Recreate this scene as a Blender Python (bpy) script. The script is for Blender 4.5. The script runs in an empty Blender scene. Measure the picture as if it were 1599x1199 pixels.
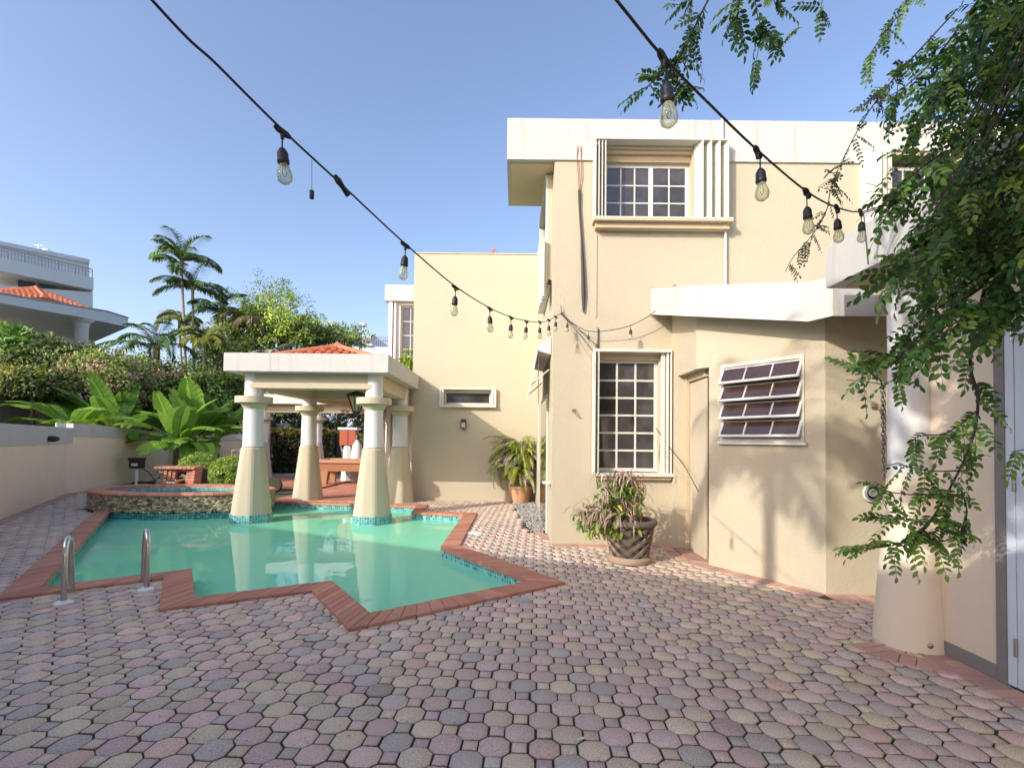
import bpy, math, random
import numpy as np
from mathutils import Vector, Matrix
from mathutils.geometry import tessellate_polygon
random.seed(7); rng = np.random.default_rng(7)
sc = bpy.context.scene
C = sc.collection
PI = math.pi; R = math.radians
# ------------------------------------------------------------------ camera
F_PX = 765.0; EYE = 1.6; PITCH = 0.023; ROLL = 0.011; SHIFT = 70.9/1599
cd = bpy.data.cameras.new('camera'); cam = bpy.data.objects.new('camera', cd); C.objects.link(cam)
CAMROT = Matrix.Rotation(PI/2+PITCH, 3, 'X') @ Matrix.Rotation(ROLL, 3, 'Z')
cam.location = (0, 0, EYE); cam.rotation_euler = CAMROT.to_euler()
cd.sensor_width = 36; cd.lens = F_PX/1599*36; cd.shift_y = SHIFT; cd.clip_start = .05; cd.clip_end = 3000
sc.camera = cam
# ------------------------------------------------------------------ light
SUN = Vector((1.067, 1.0, -.715)).normalized()      # the way the sunlight travels
w = bpy.data.worlds.new('World'); sc.world = w; w.use_nodes = True
nt = w.node_tree; bg = nt.nodes['Background']
sky = nt.nodes.new('ShaderNodeTexSky'); sky.sky_type = 'NISHITA'; sky.sun_disc = False
sky.sun_elevation = math.asin(-SUN.z); sky.sun_rotation = math.atan2(-SUN.x, -SUN.y)
sky.altitude = 0; sky.air_density = 0.9; sky.dust_density = 2.6; sky.ozone_density = 2.6
tint = nt.nodes.new('ShaderNodeMix'); tint.data_type = 'RGBA'; tint.blend_type = 'MULTIPLY'; tint.inputs[0].default_value = 1; tint.inputs[7].default_value = (1.10, .99, .96, 1)
nt.links.new(sky.outputs[0], tint.inputs[6]); nt.links.new(tint.outputs[2], bg.inputs[0]); bg.inputs[1].default_value = 0.15
sd = bpy.data.lights.new('sun', 'SUN'); sd.energy = 2.0; sd.angle = R(.55); sd.color = (1, .94, .84)
so = bpy.data.objects.new('sun', sd); C.objects.link(so); so.rotation_euler = SUN.to_track_quat('-Z', 'Y').to_euler()
sc.view_settings.view_transform = 'Standard'; sc.view_settings.look = 'None'
sc.view_settings.exposure = 1.17; sc.view_settings.gamma = 1
sc.cycles.max_bounces = 8; sc.cycles.transparent_max_bounces = 16
# ------------------------------------------------------------------ pixel helpers
def ray(px, py):
    v = Vector(((px-799.5)/F_PX, -(py-599.5)/F_PX + SHIFT*1599/F_PX, -1))
    return CAMROT @ v
def P(px, py, Y):
    d = ray(px, py); t = Y/d.y; return Vector((d.x*t, Y, EYE+d.z*t))
def G(px, py, z=0.0):
    d = ray(px, py); t = (z-EYE)/d.z; return Vector((d.x*t, d.y*t, z))
def PX(px, py, X):
    d = ray(px, py); t = X/d.x; return Vector((X, d.y*t, EYE+d.z*t))
def V(*a): return Vector(a)
# ------------------------------------------------------------------ materials
def mat(name, col, rough=.8, var=None, bump=None, attr=False, metal=0, spec=.5, col2=None, streak=False, trans=0, coat=0, speckle=None):
    m = bpy.data.materials.new(name); m.use_nodes = True
    t = m.node_tree; N = t.nodes; L = t.links; b = N['Principled BSDF']
    b.inputs['Roughness'].default_value = rough; b.inputs['Metallic'].default_value = metal
    b.inputs['Specular IOR Level'].default_value = spec
    if coat: b.inputs['Coat Weight'].default_value = coat
    tc = N.new('ShaderNodeTexCoord')
    c = N.new('ShaderNodeRGB'); c.outputs[0].default_value = (*col, 1); out = c.outputs[0]
    if attr:
        a = N.new('ShaderNodeAttribute'); a.attribute_name = 'Col'; out = a.outputs['Color']
    def mixc(fac, A, B, mode='MIX'):
        x = N.new('ShaderNodeMix'); x.data_type = 'RGBA'; x.blend_type = mode
        if isinstance(fac, (int, float)): x.inputs[0].default_value = fac
        else: L.new(fac, x.inputs[0])
        for i, q in ((6, A), (7, B)):
            if isinstance(q, tuple): x.inputs[i].default_value = q
            else: L.new(q, x.inputs[i])
        return x.outputs[2]
    def noise(scale, detail=4, vec=None, rough_=.6):
        n = N.new('ShaderNodeTexNoise'); n.inputs['Scale'].default_value = scale; n.inputs['Detail'].default_value = detail
        n.inputs['Roughness'].default_value = rough_
        L.new(vec if vec else tc.outputs['Object'], n.inputs['Vector']); return n.outputs['Fac']
    def ramp(f, a, b_):
        r = N.new('ShaderNodeMapRange'); r.inputs[1].default_value = a; r.inputs[2].default_value = b_; L.new(f, r.inputs[0]); return r.outputs[0]
    if var:
        for (s, amt, c2) in var:
            f = ramp(noise(s), .38, .68)
            mm = N.new('ShaderNodeMath'); mm.operation = 'MULTIPLY'; mm.inputs[1].default_value = amt; L.new(f, mm.inputs[0])
            out = mixc(mm.outputs[0], out, (*c2, 1))
    if streak:
        mp = N.new('ShaderNodeMapping'); mp.inputs['Scale'].default_value = (9, 9, .5); L.new(tc.outputs['Object'], mp.inputs[0])
        f = ramp(noise(1, 5, mp.outputs[0]), .55, .8)
        mm = N.new('ShaderNodeMath'); mm.operation = 'MULTIPLY'; mm.inputs[1].default_value = streak; L.new(f, mm.inputs[0])
        out = mixc(mm.outputs[0], out, (.33, .30, .25, 1))
    if speckle:
        s, lo, hi = speckle
        f = noise(s, 2, None, .8)
        r = N.new('ShaderNodeMapRange'); r.inputs[1].default_value = .3; r.inputs[2].default_value = .7; r.inputs[3].default_value = lo; r.inputs[4].default_value = hi; L.new(f, r.inputs[0])
        out = mixc(1.0, out, r.outputs[0], 'MULTIPLY')
    L.new(out, b.inputs['Base Color'])
    if bump:
        h = None
        for (s, st) in bump:
            bn = N.new('ShaderNodeBump'); bn.inputs['Strength'].default_value = st; bn.inputs['Distance'].default_value = .02
            L.new(noise(s, 3), bn.inputs['Height'])
            if h: L.new(h, bn.inputs['Normal'])
            h = bn.outputs[0]
        L.new(h, b.inputs['Normal'])
    if trans:
        tr = N.new('ShaderNodeBsdfTranslucent'); L.new(out, tr.inputs[0])
        ad = N.new('ShaderNodeMixShader'); ad.inputs[0].default_value = trans
        L.new(b.outputs[0], ad.inputs[1]); L.new(tr.outputs[0], ad.inputs[2])
        L.new(ad.outputs[0], N['Material Output'].inputs[0])
    return m
M = {}
M['cream'] = mat('cream_stucco', (.47, .42, .30), .9, var=[(.7, .45, (.45, .39, .285)), (6, .2, (.40, .345, .255)), (2.2, .12, (.54, .48, .36))], bump=[(26, .32), (80, .2)], streak=.08)
M['cream_smooth'] = mat('cream_paint', (.49, .43, .31), .85, var=[(.9, .45, (.45, .39, .29)), (7, .15, (.40, .345, .255)), (2.5, .12, (.54, .48, .36))], bump=[(7, .16), (50, .18)], streak=.05)
M['cream_garden_lifted'] = mat('garden_wall_shade_lift', (.78, .66, .49), .85, var=[(.9, .4, (.72, .60, .45)), (6, .2, (.64, .53, .40))], bump=[(8, .12), (50, .12)], streak=.08)  # lighter copy of the house cream; lifts the garden wall's shade by colour
M['cream_porch_lifted'] = mat('porch_shade_lift', (.70, .59, .45), .85, var=[(.9, .4, (.64, .53, .41)), (7, .15, (.58, .48, .37))], bump=[(7, .14), (50, .15)], streak=.05)  # house cream again, lightened so the shaded porch wall reads brighter
M['white'] = mat('white_paint', (.49, .49, .465), .8, var=[(1.3, .35, (.43, .43, .405)), (9, .2, (.40, .39, .36))], bump=[(20, .15)], streak=.8)
M['whitec'] = mat('white_column_paint', (.62, .62, .61), .75, var=[(3, .25, (.56, .56, .55))], bump=[(25, .15)])
M['frame'] = mat('white_aluminium', (.60, .59, .53), .45, var=[(5, .3, (.52, .51, .45))])
M['shutter'] = mat('shutter_aluminium', (.54, .535, .46), .5, var=[(4, .3, (.48, .475, .41))])
M['glass'] = mat('dark_window_glass', (.035, .033, .032), .04, spec=.9, var=[(2.5, .6, (.10, .09, .085))])
M['darkpane'] = mat('dark_far_glass', (.035, .035, .04), .5)
M['sill'] = mat('sill_paint', (.50, .405, .265), .8, var=[(5, .3, (.40, .32, .21))])
M['paver'] = mat('concrete_pavers', (.3, .3, .3), .85, attr=True, bump=[(160, .35), (40, .2)], speckle=(150, .58, 1.40), var=[(1.1, .12, (.38, .31, .25))])
M['joint'] = mat('joint_sand', (.035, .028, .024), .95, var=[(9, .5, (.09, .075, .05)), (2.3, .35, (.05, .07, .025))], bump=[(60, .5)])
M['brick'] = mat('brick_coping', (.3, .1, .07), .75, attr=True, bump=[(70, .2)], speckle=(90, .85, 1.12))
M['tile'] = mat('pool_tile', (.1, .4, .4), .2, attr=True)
M['grout'] = mat('tile_grout', (.55, .62, .58), .8)
M['basin'] = mat('pool_plaster', (.42, .62, .46), .8, var=[(1.2, .5, (.25, .48, .30)), (5, .25, (.50, .66, .48))])
M['steps'] = mat('pale_step_plaster', (.72, .80, .68), .8, var=[(4, .3, (.60, .72, .58))])
M['stone'] = mat('spa_stone', (.2, .19, .15), .8, attr=True, bump=[(50, .4)])
M['mortar'] = mat('dark_mortar', (.045, .038, .028), .95)
M['steel'] = mat('polished_steel', (.62, .60, .56), .18, metal=1, var=[(20, .3, (.45, .42, .38))])
M['plastic'] = mat('white_plastic', (.75, .74, .70), .45)
M['black'] = mat('black_rubber', (.012, .012, .013), .5)
M['dark'] = mat('dark_metal', (.03, .028, .025), .5)
M['terra'] = mat('terracotta', (.58, .30, .17), .85, var=[(8, .5, (.66, .42, .28)), (20, .2, (.45, .22, .12))], bump=[(40, .2)])
M['rooftile'] = mat('roof_tile', (.52, .16, .07), .75, var=[(6, .5, (.40, .11, .05)), (18, .3, (.58, .26, .14))], bump=[(30, .2)])
M['redtile'] = mat('terrace_floor_tile', (.42, .17, .10), .6, attr=True, speckle=(30, .85, 1.15))
M['planter'] = mat('weathered_planter', (.34, .26, .19), .85, var=[(9, .6, (.18, .14, .10)), (30, .3, (.34, .28, .22))], bump=[(60, .4)])
M['planterd'] = mat('planter_recess', (.05, .045, .04), .9, var=[(12, .4, (.08, .07, .06))])
M['soil'] = mat('soil', (.06, .04, .03), .95, bump=[(50, .6)])
M['leaf'] = mat('tree_leaf', (.06, .1, .03), .5, attr=True, trans=.35)
M['leafd'] = mat('dense_leaf', (.05, .09, .03), .55, attr=True, trans=.2)
M['banana'] = mat('banana_leaf', (.1, .2, .03), .38, attr=True, trans=.42, bump=[(14, .2)])
M['dry'] = mat('dry_leaf', (.22, .13, .10), .7, attr=True, trans=.15)
M['bark'] = mat('bark', (.13, .09, .06), .9, var=[(8, .5, (.07, .05, .035))], bump=[(30, .6)])
M['twig'] = mat('twig', (.05, .028, .03), .8)
M['palmbark'] = mat('palm_bark', (.28, .25, .20), .85, var=[(10, .5, (.2, .17, .13))])
M['bananabark'] = mat('banana_stem', (.17, .12, .06), .8, var=[(7, .6, (.10, .06, .035)), (3, .4, (.2, .2, .08))], bump=[(20, .4)])
M['ground'] = mat('ground_soil', (.09, .08, .05), .95, var=[(.5, .6, (.06, .09, .03))], bump=[(10, .5)])
M['gravel'] = mat('gravel', (.3, .3, .28), .9, attr=True)
M['door'] = mat('pale_door_paint', (.60, .66, .72), .5, var=[(2, .15, (.54, .60, .66))])
M['skirt'] = mat('grey_skirting', (.22, .20, .19), .85, var=[(8, .4, (.17, .16, .15))])
M['greywall'] = mat('grey_wall', (.30, .31, .33), .9, var=[(1, .4, (.22, .23, .25))], bump=[(20, .2)])
M['farwhite'] = mat('far_white_paint', (.66, .66, .64), .85, var=[(.5, .35, (.56, .57, .56))], streak=.2)
M['wood'] = mat('table_wood', (.42, .22, .12), .5, var=[(9, .5, (.36, .19, .10))])
M['cloth'] = mat('red_cloth', (.22, .035, .03), .9)
M['redwood'] = mat('red_wood', (.32, .06, .025), .45)
M['cable'] = mat('old_cable', (.04, .038, .036), .7)
M['hook'] = mat('rusty_hook', (.25, .18, .13), .6)
M['marble'] = mat('lamp_glass', (.6, .55, .45), .3)
def glass_mat():
    m = bpy.data.materials.new('bulb_glass'); m.use_nodes = True; t = m.node_tree; N = t.nodes; L = t.links
    b = N['Principled BSDF']; b.inputs['Base Color'].default_value = (.50, .50, .34, 1); b.inputs['Roughness'].default_value = .12
    n = N.new('ShaderNodeTexNoise'); n.inputs['Scale'].default_value = 60; tc = N.new('ShaderNodeTexCoord'); L.new(tc.outputs['Object'], n.inputs['Vector'])
    tr = N.new('ShaderNodeBsdfTransparent'); tr.inputs[0].default_value = (.92, .93, .86, 1)
    lw = N.new('ShaderNodeLayerWeight'); lw.inputs[0].default_value = .35
    ad = N.new('ShaderNodeMath'); ad.operation = 'MULTIPLY_ADD'; L.new(n.outputs['Fac'], ad.inputs[0]); ad.inputs[1].default_value = .35; L.new(lw.outputs['Facing'], ad.inputs[2])
    mx = N.new('ShaderNodeMixShader'); L.new(ad.outputs[0], mx.inputs[0]); L.new(tr.outputs[0], mx.inputs[1]); L.new(b.outputs[0], mx.inputs[2])
    L.new(mx.outputs[0], N['Material Output'].inputs[0]); return m
M['bulb'] = glass_mat()
def water_mat(name, murk, tint, mk):
    m = bpy.data.materials.new(name); m.use_nodes = True; t = m.node_tree; N = t.nodes; L = t.links; N.remove(N['Principled BSDF'])
    tc = N.new('ShaderNodeTexCoord')
    n = N.new('ShaderNodeTexNoise'); n.inputs['Scale'].default_value = 2.6; n.inputs['Detail'].default_value = 2; L.new(tc.outputs['Object'], n.inputs['Vector'])
    bp = N.new('ShaderNodeBump'); bp.inputs['Strength'].default_value = .06; bp.inputs['Distance'].default_value = .05; L.new(n.outputs['Fac'], bp.inputs['Height'])
    gl = N.new('ShaderNodeBsdfGlossy'); gl.inputs['Roughness'].default_value = .01; L.new(bp.outputs[0], gl.inputs['Normal'])
    tr = N.new('ShaderNodeBsdfTransparent'); tr.inputs[0].default_value = (*tint, 1)
    df = N.new('ShaderNodeBsdfDiffuse'); df.inputs[0].default_value = (*murk, 1)
    m1 = N.new('ShaderNodeMixShader'); m1.inputs[0].default_value = mk; L.new(tr.outputs[0], m1.inputs[1]); L.new(df.outputs[0], m1.inputs[2])
    fr = N.new('ShaderNodeFresnel'); fr.inputs[0].default_value = 1.36; L.new(bp.outputs[0], fr.inputs['Normal'])
    m2 = N.new('ShaderNodeMixShader'); L.new(fr.outputs[0], m2.inputs[0]); L.new(m1.outputs[0], m2.inputs[1]); L.new(gl.outputs[0], m2.inputs[2])
    L.new(m2.outputs[0], N['Material Output'].inputs[0]); return m
M['water'] = water_mat('green_pool_water', (.31, .95, .62), (.62, .95, .82), .76)
M['spawater'] = water_mat('spa_water', (.10, .40, .34), (.7, .92, .88), .25)
# ------------------------------------------------------------------ objects
OFF = {}
def tag(o, label=None, cat=None, group=None, kind=None):
    if label: o['label'] = label
    if cat: o['category'] = cat
    if group: o['group'] = group
    if kind: o['kind'] = kind
    return o
def thing(name, label, cat, loc=(0, 0, 0), group=None):
    o = bpy.data.objects.new(name, None); C.objects.link(o); o.location = loc; o.empty_display_size = .1
    OFF[o] = Vector(loc); return tag(o, label, cat, group)
class MB:
    def __init__(s): s.v = []; s.f = []; s.c = []
    def add(s, vs, fs, col=None):
        k = len(s.v); s.v += [tuple(x) for x in vs]; s.f += [tuple(i+k for i in f) for f in fs]
        if col is not None: s.c += [col]*len(vs)
        return s
    def quad(s, a, b, c, d, col=None): return s.add([a, b, c, d], [(0, 1, 2, 3)], col)
    def box(s, x0, x1, y0, y1, z0, z1, col=None):
        return s.add([(x0, y0, z0), (x1, y0, z0), (x1, y1, z0), (x0, y1, z0), (x0, y0, z1), (x1, y0, z1), (x1, y1, z1), (x0, y1, z1)],
            [(0, 3, 2, 1), (4, 5, 6, 7), (0, 1, 5, 4), (1, 2, 6, 5), (2, 3, 7, 6), (3, 0, 4, 7)], col)
    def obox(s, O, U, W, Z, u0, u1, w0, w1, z0, z1, col=None):
        pt = lambda u, w_, z: O+U*u+W*w_+Z*z
        return s.add([pt(u0, w0, z0), pt(u1, w0, z0), pt(u1, w1, z0), pt(u0, w1, z0), pt(u0, w0, z1), pt(u1, w0, z1), pt(u1, w1, z1), pt(u0, w1, z1)],
            [(0, 3, 2, 1), (4, 5, 6, 7), (0, 1, 5, 4), (1, 2, 6, 5), (2, 3, 7, 6), (3, 0, 4, 7)], col)
    def prism(s, poly, z0, z1, col=None):
        n = len(poly); vs = [(p[0], p[1], z0) for p in poly]+[(p[0], p[1], z1) for p in poly]
        tri = tessellate_polygon([[Vector((p[0], p[1], 0)) for p in poly]])
        fs = [(i, (i+1) % n, n+(i+1) % n, n+i) for i in range(n)]
        fs += [tuple(t) for t in tri]+[tuple(i+n for i in t) for t in tri]
        return s.add(vs, fs, col)
    def rings(s, rings, n=None, cap=True, col=None, closed=True):
        n = len(rings[0]); vs = [p for r in rings for p in r]; fs = []
        for k in range(len(rings)-1):
            for i in range(n if closed else n-1):
                j = (i+1) % n; fs.append((k*n+i, k*n+j, (k+1)*n+j, (k+1)*n+i))
        if cap: fs += [tuple(range(n))[::-1], tuple(range((len(rings)-1)*n, len(rings)*n))]
        return s.add(vs, fs, col)
    def lathe(s, c, prof, n=24, a0=0, col=None, sx=1, sy=1, cap=True):
        return s.rings([[(c[0]+r*sx*math.cos(a0+2*PI*i/n), c[1]+r*sy*math.sin(a0+2*PI*i/n), c[2]+z) for i in range(n)] for (r, z) in prof], cap=cap, col=col)
    def tube(s, pts, rad, n=8, col=None):
        pts = [Vector(p) for p in pts]; m = len(pts)
        if not hasattr(rad, '__len__'): rad = [rad]*m
        rg = []; up = None
        for i in range(m):
            d = (pts[min(i+1, m-1)]-pts[max(i-1, 0)]).normalized()
            if up is None: up = Vector((0, 0, 1)) if abs(d.z) < .9 else Vector((1, 0, 0))
            a = (up-d*up.dot(d)).normalized(); b = d.cross(a); up = a
            rg.append([pts[i]+(a*math.cos(2*PI*k/n)+b*math.sin(2*PI*k/n))*rad[i] for k in range(n)])
        return s.rings(rg, col=col)
    def build(s, name, m, parent=None, smooth=False, bevel=0):
        me = bpy.data.meshes.new(name); off = OFF.get(parent, Vector((0, 0, 0)))
        a = np.array(s.v, dtype=float).reshape(-1, 3)-np.array(off)
        me.from_pydata(a.tolist(), [], s.f); me.materials.append(m)
        if s.c:
            ca = me.color_attributes.new('Col', 'FLOAT_COLOR', 'POINT')
            ca.data.foreach_set('color', np.array([(*c, 1) for c in s.c], dtype=np.float32).ravel())
        me.update()
        o = bpy.data.objects.new(name, me); C.objects.link(o)
        if parent: o.parent = parent
        OFF[o] = off
        if smooth:
            me.polygons.foreach_set('use_smooth', [True]*len(me.polygons))
            try: me.set_sharp_from_angle(angle=R(40))
            except Exception: pass
        if bevel:
            b = o.modifiers.new('bevel', 'BEVEL'); b.width = bevel; b.segments = 2; b.limit_method = 'ANGLE'
        return o
def struct(o): o['kind'] = 'structure'; return o
Z = V(0, 0, 1)
def jit(c, a): 
    k = 1+random.uniform(-a, a); return (c[0]*k, c[1]*k, c[2]*k)
# leaf clouds -----------------------------------------------------------
LEAF = np.array([(0, 0), (.25, .38), (.6, .46), (.9, .25), (1, 0), (.9, -.25), (.6, -.46), (.25, -.38)])
LANCE = np.array([(0, 0), (.3, .5), (1, 0), (.3, -.5)])
def leaf_mesh(name, m, parent, c, d, n, L, W, cols, tmpl=LEAF, bend=.0):
    """c base points, d directions, n normals (N,3); L, W (N,); cols (N,3): one flat leaf each, as one mesh"""
    c, d, n = (np.asarray(q, float) for q in (c, d, n)); N = len(c); k = len(tmpl)
    d = d/np.linalg.norm(d, axis=1, keepdims=True)
    s = np.cross(d, n); ln = np.linalg.norm(s, axis=1, keepdims=True); ln[ln < 1e-6] = 1; s /= ln; n = np.cross(s, d)
    L = np.broadcast_to(L, (N,))[:, None, None]; W = np.broadcast_to(W, (N,))[:, None, None]
    x = tmpl[None, :, 0:1]; y = tmpl[None, :, 1:2]
    v = c[:, None, :]+d[:, None, :]*L*x+s[:, None, :]*W*y+n[:, None, :]*(np.abs(y)*W*.35-bend*L*x*x)
    v = v.reshape(-1, 3)-np.array(OFF.get(parent, Vector((0, 0, 0))))
    me = bpy.data.meshes.new(name); me.vertices.add(N*k); me.vertices.foreach_set('co', v.ravel())
    me.loops.add(N*k); me.loops.foreach_set('vertex_index', np.arange(N*k, dtype=np.int32))
    me.polygons.add(N); me.polygons.foreach_set('loop_start', np.arange(0, N*k, k, dtype=np.int32))
    me.update(calc_edges=True); me.materials.append(m)
    ca = me.color_attributes.new('Col', 'FLOAT_COLOR', 'POINT')
    cc = np.concatenate([np.repeat(np.asarray(cols, float), k, axis=0), np.ones((N*k, 1))], 1).astype(np.float32)
    ca.data.foreach_set('color', cc.ravel())
    o = bpy.data.objects.new(name, me); C.objects.link(o)
    if parent: o.parent = parent
    OFF[o] = OFF.get(parent, Vector((0, 0, 0)))
    return o
def runit(N): 
    a = rng.normal(size=(N, 3)); return a/np.linalg.norm(a, axis=1, keepdims=True)
def pal(N, cols, j=.25, p=None):
    cols = np.array(cols); i = rng.choice(len(cols), N, p=p); return cols[i]*(1+rng.uniform(-j, j, (N, 1)))
GREEN = [(.15, .25, .045), (.20, .31, .06), (.10, .17, .04), (.26, .36, .08)]
def crown_pts(center, rad, clumps, per, cl=.3, low=-.6, fill=.55, rn=.17):
    """leaf positions: clumps spread through an uneven ellipsoid"""
    u = runit(clumps*3); u = u[u[:, 2] > low][:clumps]; k = len(u)
    r = rng.uniform(fill, 1.0, (k, 1))*(1+rng.normal(0, rn, (k, 1)))
    cc = np.array(center)+u*r*np.array(rad)
    sz = rng.uniform(.6, 1.3, (k, 1, 1))*cl
    q = rng.normal(size=(k, per, 3)); q /= np.linalg.norm(q, axis=2, keepdims=True); q *= rng.uniform(.2, 1, (k, per, 1))**.5
    pts = (cc[:, None, :]+q*sz*np.array([1, 1, .7])).reshape(-1, 3)
    out = np.repeat(u, per, axis=0)+q.reshape(-1, 3)*.8
    return pts, out, np.repeat(np.arange(k), per)
def crown(name, parent, center, rad, clumps=60, per=60, leaf=.14, cl=.45, cols=GREEN, m=None, low=-.6, fill=.55, aspect=.5, tmpl=LEAF, rn=.17):
    pts, out, idx = crown_pts(center, rad, clumps, per, cl, low, fill, rn); N = len(pts)
    d = out*.5+runit(N)*.9+np.array([0, 0, -.25]); n = out*.7+np.array([0, 0, .8])+runit(N)*.5
    ck = pal(idx.max()+1, cols, .2)[idx]*(1+rng.uniform(-.25, .25, (N, 1)))
    L = leaf*rng.uniform(.6, 1.25, N)
    return leaf_mesh(name, m or M['leafd'], parent, pts, d, n, L, L*aspect, ck, tmpl)
def trunk_mesh(parent, base, top, r0, r1, limbs, name='trunk', m=None):
    mb = MB(); base = Vector(base); top = Vector(top)
    pts = [base.lerp(top, t)+Vector((math.sin(t*5)*.06, math.cos(t*4)*.06, 0))*(1 if 0 < t < 1 else 0) for t in (0, .2, .4, .6, .8, 1)]
    mb.tube(pts, [r0+(r1-r0)*t for t in (0, .2, .4, .6, .8, 1)], 8)
    for l in limbs:
        l = Vector(l); s = base.lerp(top, random.uniform(.55, .95)); mid = s.lerp(l, .5)+Vector((0, 0, .15))
        mb.tube([s, mid, l], [r1*.8, r1*.5, r1*.2], 6)
    return mb.build(name, m or M['bark'], parent, smooth=True)
def tree(name, label, center, rad, base, group=None, cols=GREEN, leaf=.16, clumps=70, per=60, cl=.5, cat='tree', aspect=.5, tr=.12, fill=.5):
    t = thing(name, label, cat, base, group)
    c = Vector(center); limbs = [c+Vector((rad[0]*math.cos(a)*.7, rad[1]*math.sin(a)*.7, rad[2]*random.uniform(-.2, .6))) for a in np.linspace(0, 2*PI, 8)[:-1]]
    trunk_mesh(t, base, c+Vector((0, 0, -rad[2]*.2)), tr, tr*.5, limbs)
    crown('crown', t, center, rad, clumps, per, leaf, cl, cols, aspect=aspect, fill=fill)
    return t
def frond(acc, base, az, L, up=.9, droop=1.2, n=22, ll=.35, lw=.03, col=(.08, .14, .03), vee=.3, t0=.12, side=None):
    """pinnate frond: appends leaflets to acc = dict(c,d,n,L,W,col) and returns the rachis"""
    base = np.array(base, float); h = np.array([math.cos(az), math.sin(az), 0]); s = np.array([-math.sin(az), math.cos(az), 0])
    pts = []; p = base.copy(); seg = 14
    for i in range(seg+1):
        pts.append(p.copy()); t = i/seg; e = up-droop*t**1.3
        p = p+(h*math.cos(e)+np.array([0, 0, 1])*math.sin(e))*L/seg
    pts = np.array(pts)
    for i in range(n):
        t = t0+(1-t0)*i/(n-1); k = min(int(t*seg), seg-1); q = pts[k]+(pts[k+1]-pts[k])*(t*seg-k); tg = (pts[k+1]-pts[k]); tg /= np.linalg.norm(tg)
        l = ll*(math.sin(PI*(.12+.8*t)))**.7*random.uniform(.85, 1.1)
        for sg in (-1, 1):
            dd = s*sg*.85+tg*(.45+.5*t)+np.array([0, 0, vee-.5*t])+rng.normal(0, .08, 3)
            acc['c'].append(q); acc['d'].append(dd); acc['n'].append(np.array([0, 0, 1])+h*.2); acc['L'].append(l); acc['W'].append(lw)
            acc['col'].append(np.array(col)*random.uniform(.7, 1.3))
    return [Vector(x) for x in pts]
def new_acc(): return dict(c=[], d=[], n=[], L=[], W=[], col=[])
def acc_build(name, m, parent, acc, tmpl=LANCE, bend=.3):
    return leaf_mesh(name, m, parent, acc['c'], acc['d'], acc['n'], np.array(acc['L']), np.array(acc['W']), np.array(acc['col']), tmpl, bend)
# ================================================================== GROUND, PAVING
def pip(x, y, poly):
    x = np.asarray(x); y = np.asarray(y); ins = np.zeros(x.shape, bool); n = len(poly)
    for i in range(n):
        x0, y0 = poly[i][:2]; x1, y1 = poly[(i+1) % n][:2]
        if y0 == y1: continue
        c = ((y0 > y) != (y1 > y)) & (x < (x1-x0)*(y-y0)/(y1-y0)+x0); ins ^= c
    return ins
def offset(poly, d):
    """poly counter-clockwise; d > 0 outwards, mitred"""
    n = len(poly); out = []
    for i in range(n):
        a, b, c = (Vector(poly[k % n][:2]) for k in (i-1, i, i+1))
        e1 = (b-a).normalized(); e2 = (c-b).normalized(); n1 = Vector((e1.y, -e1.x)); n2 = Vector((e2.y, -e2.x))
        m = (n1+n2); q = max(m.length_squared, .25); out.append(b+m*(2*d/q))
    return out
px_pool = [(56, 922), (296, 892), (299, 937.5), (516, 911), (575.4, 963), (833.7, 909.7), (690.7, 855.6), (725.8, 804.7), (643.8, 801), (651, 791), (420, 784.5)]
POOL = [G(*p).to_2d() for p in px_pool]+[V(-9.0, 12.35).to_2d() if False else Vector((-7.0, 12.35)), Vector((-9.6, 11.9))]
l_ = G(168.8, 801).to_2d(); a_ = POOL[0]
POOL[-1] = l_+(l_-a_)*.28
def area(p): return sum(p[i].x*p[(i+1) % len(p)].y-p[(i+1) % len(p)].x*p[i].y for i in range(len(p)))/2
if area(POOL) < 0: POOL = POOL[::-1]
CW = .25
POUT = offset(POOL, CW)
def sheet(name, outer, hole, z, m):
    pls = [[Vector((p[0], p[1], 0)) for p in outer], [Vector((p[0], p[1], 0)) for p in hole]]
    tri = tessellate_polygon(pls); pts = [p for q in pls for p in q]
    mb = MB(); mb.add([(p.x, p.y, z) for p in pts], [tuple(t) for t in tri]); o = mb.build(name, m)
    bm_up(o); return o
def bm_up(o):
    me = o.data
    import bmesh
    bm = bmesh.new(); bm.from_mesh(me)
    for f in bm.faces:
        if f.normal.z < 0: f.normal_flip()
    bm.to_mesh(me); bm.free()
struct(sheet('ground', [(-400, -400), (400, -400), (400, 400), (-400, 400)], offset(POOL, .12), -.05, M['ground']))
PAVE = [(-14.6, -5), (3.6, -5), (5.2, 3.5), (5.2, 8.2), (.62, 8.2), (.62, 13.1), (-3, 13.1), (-3, 12.75), (-6.2, 12.75), (-9.5, 17), (-14.8, 17)]
struct(sheet('paving_bed', PAVE, offset(POOL, .10), -.009, M['joint']))
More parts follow.
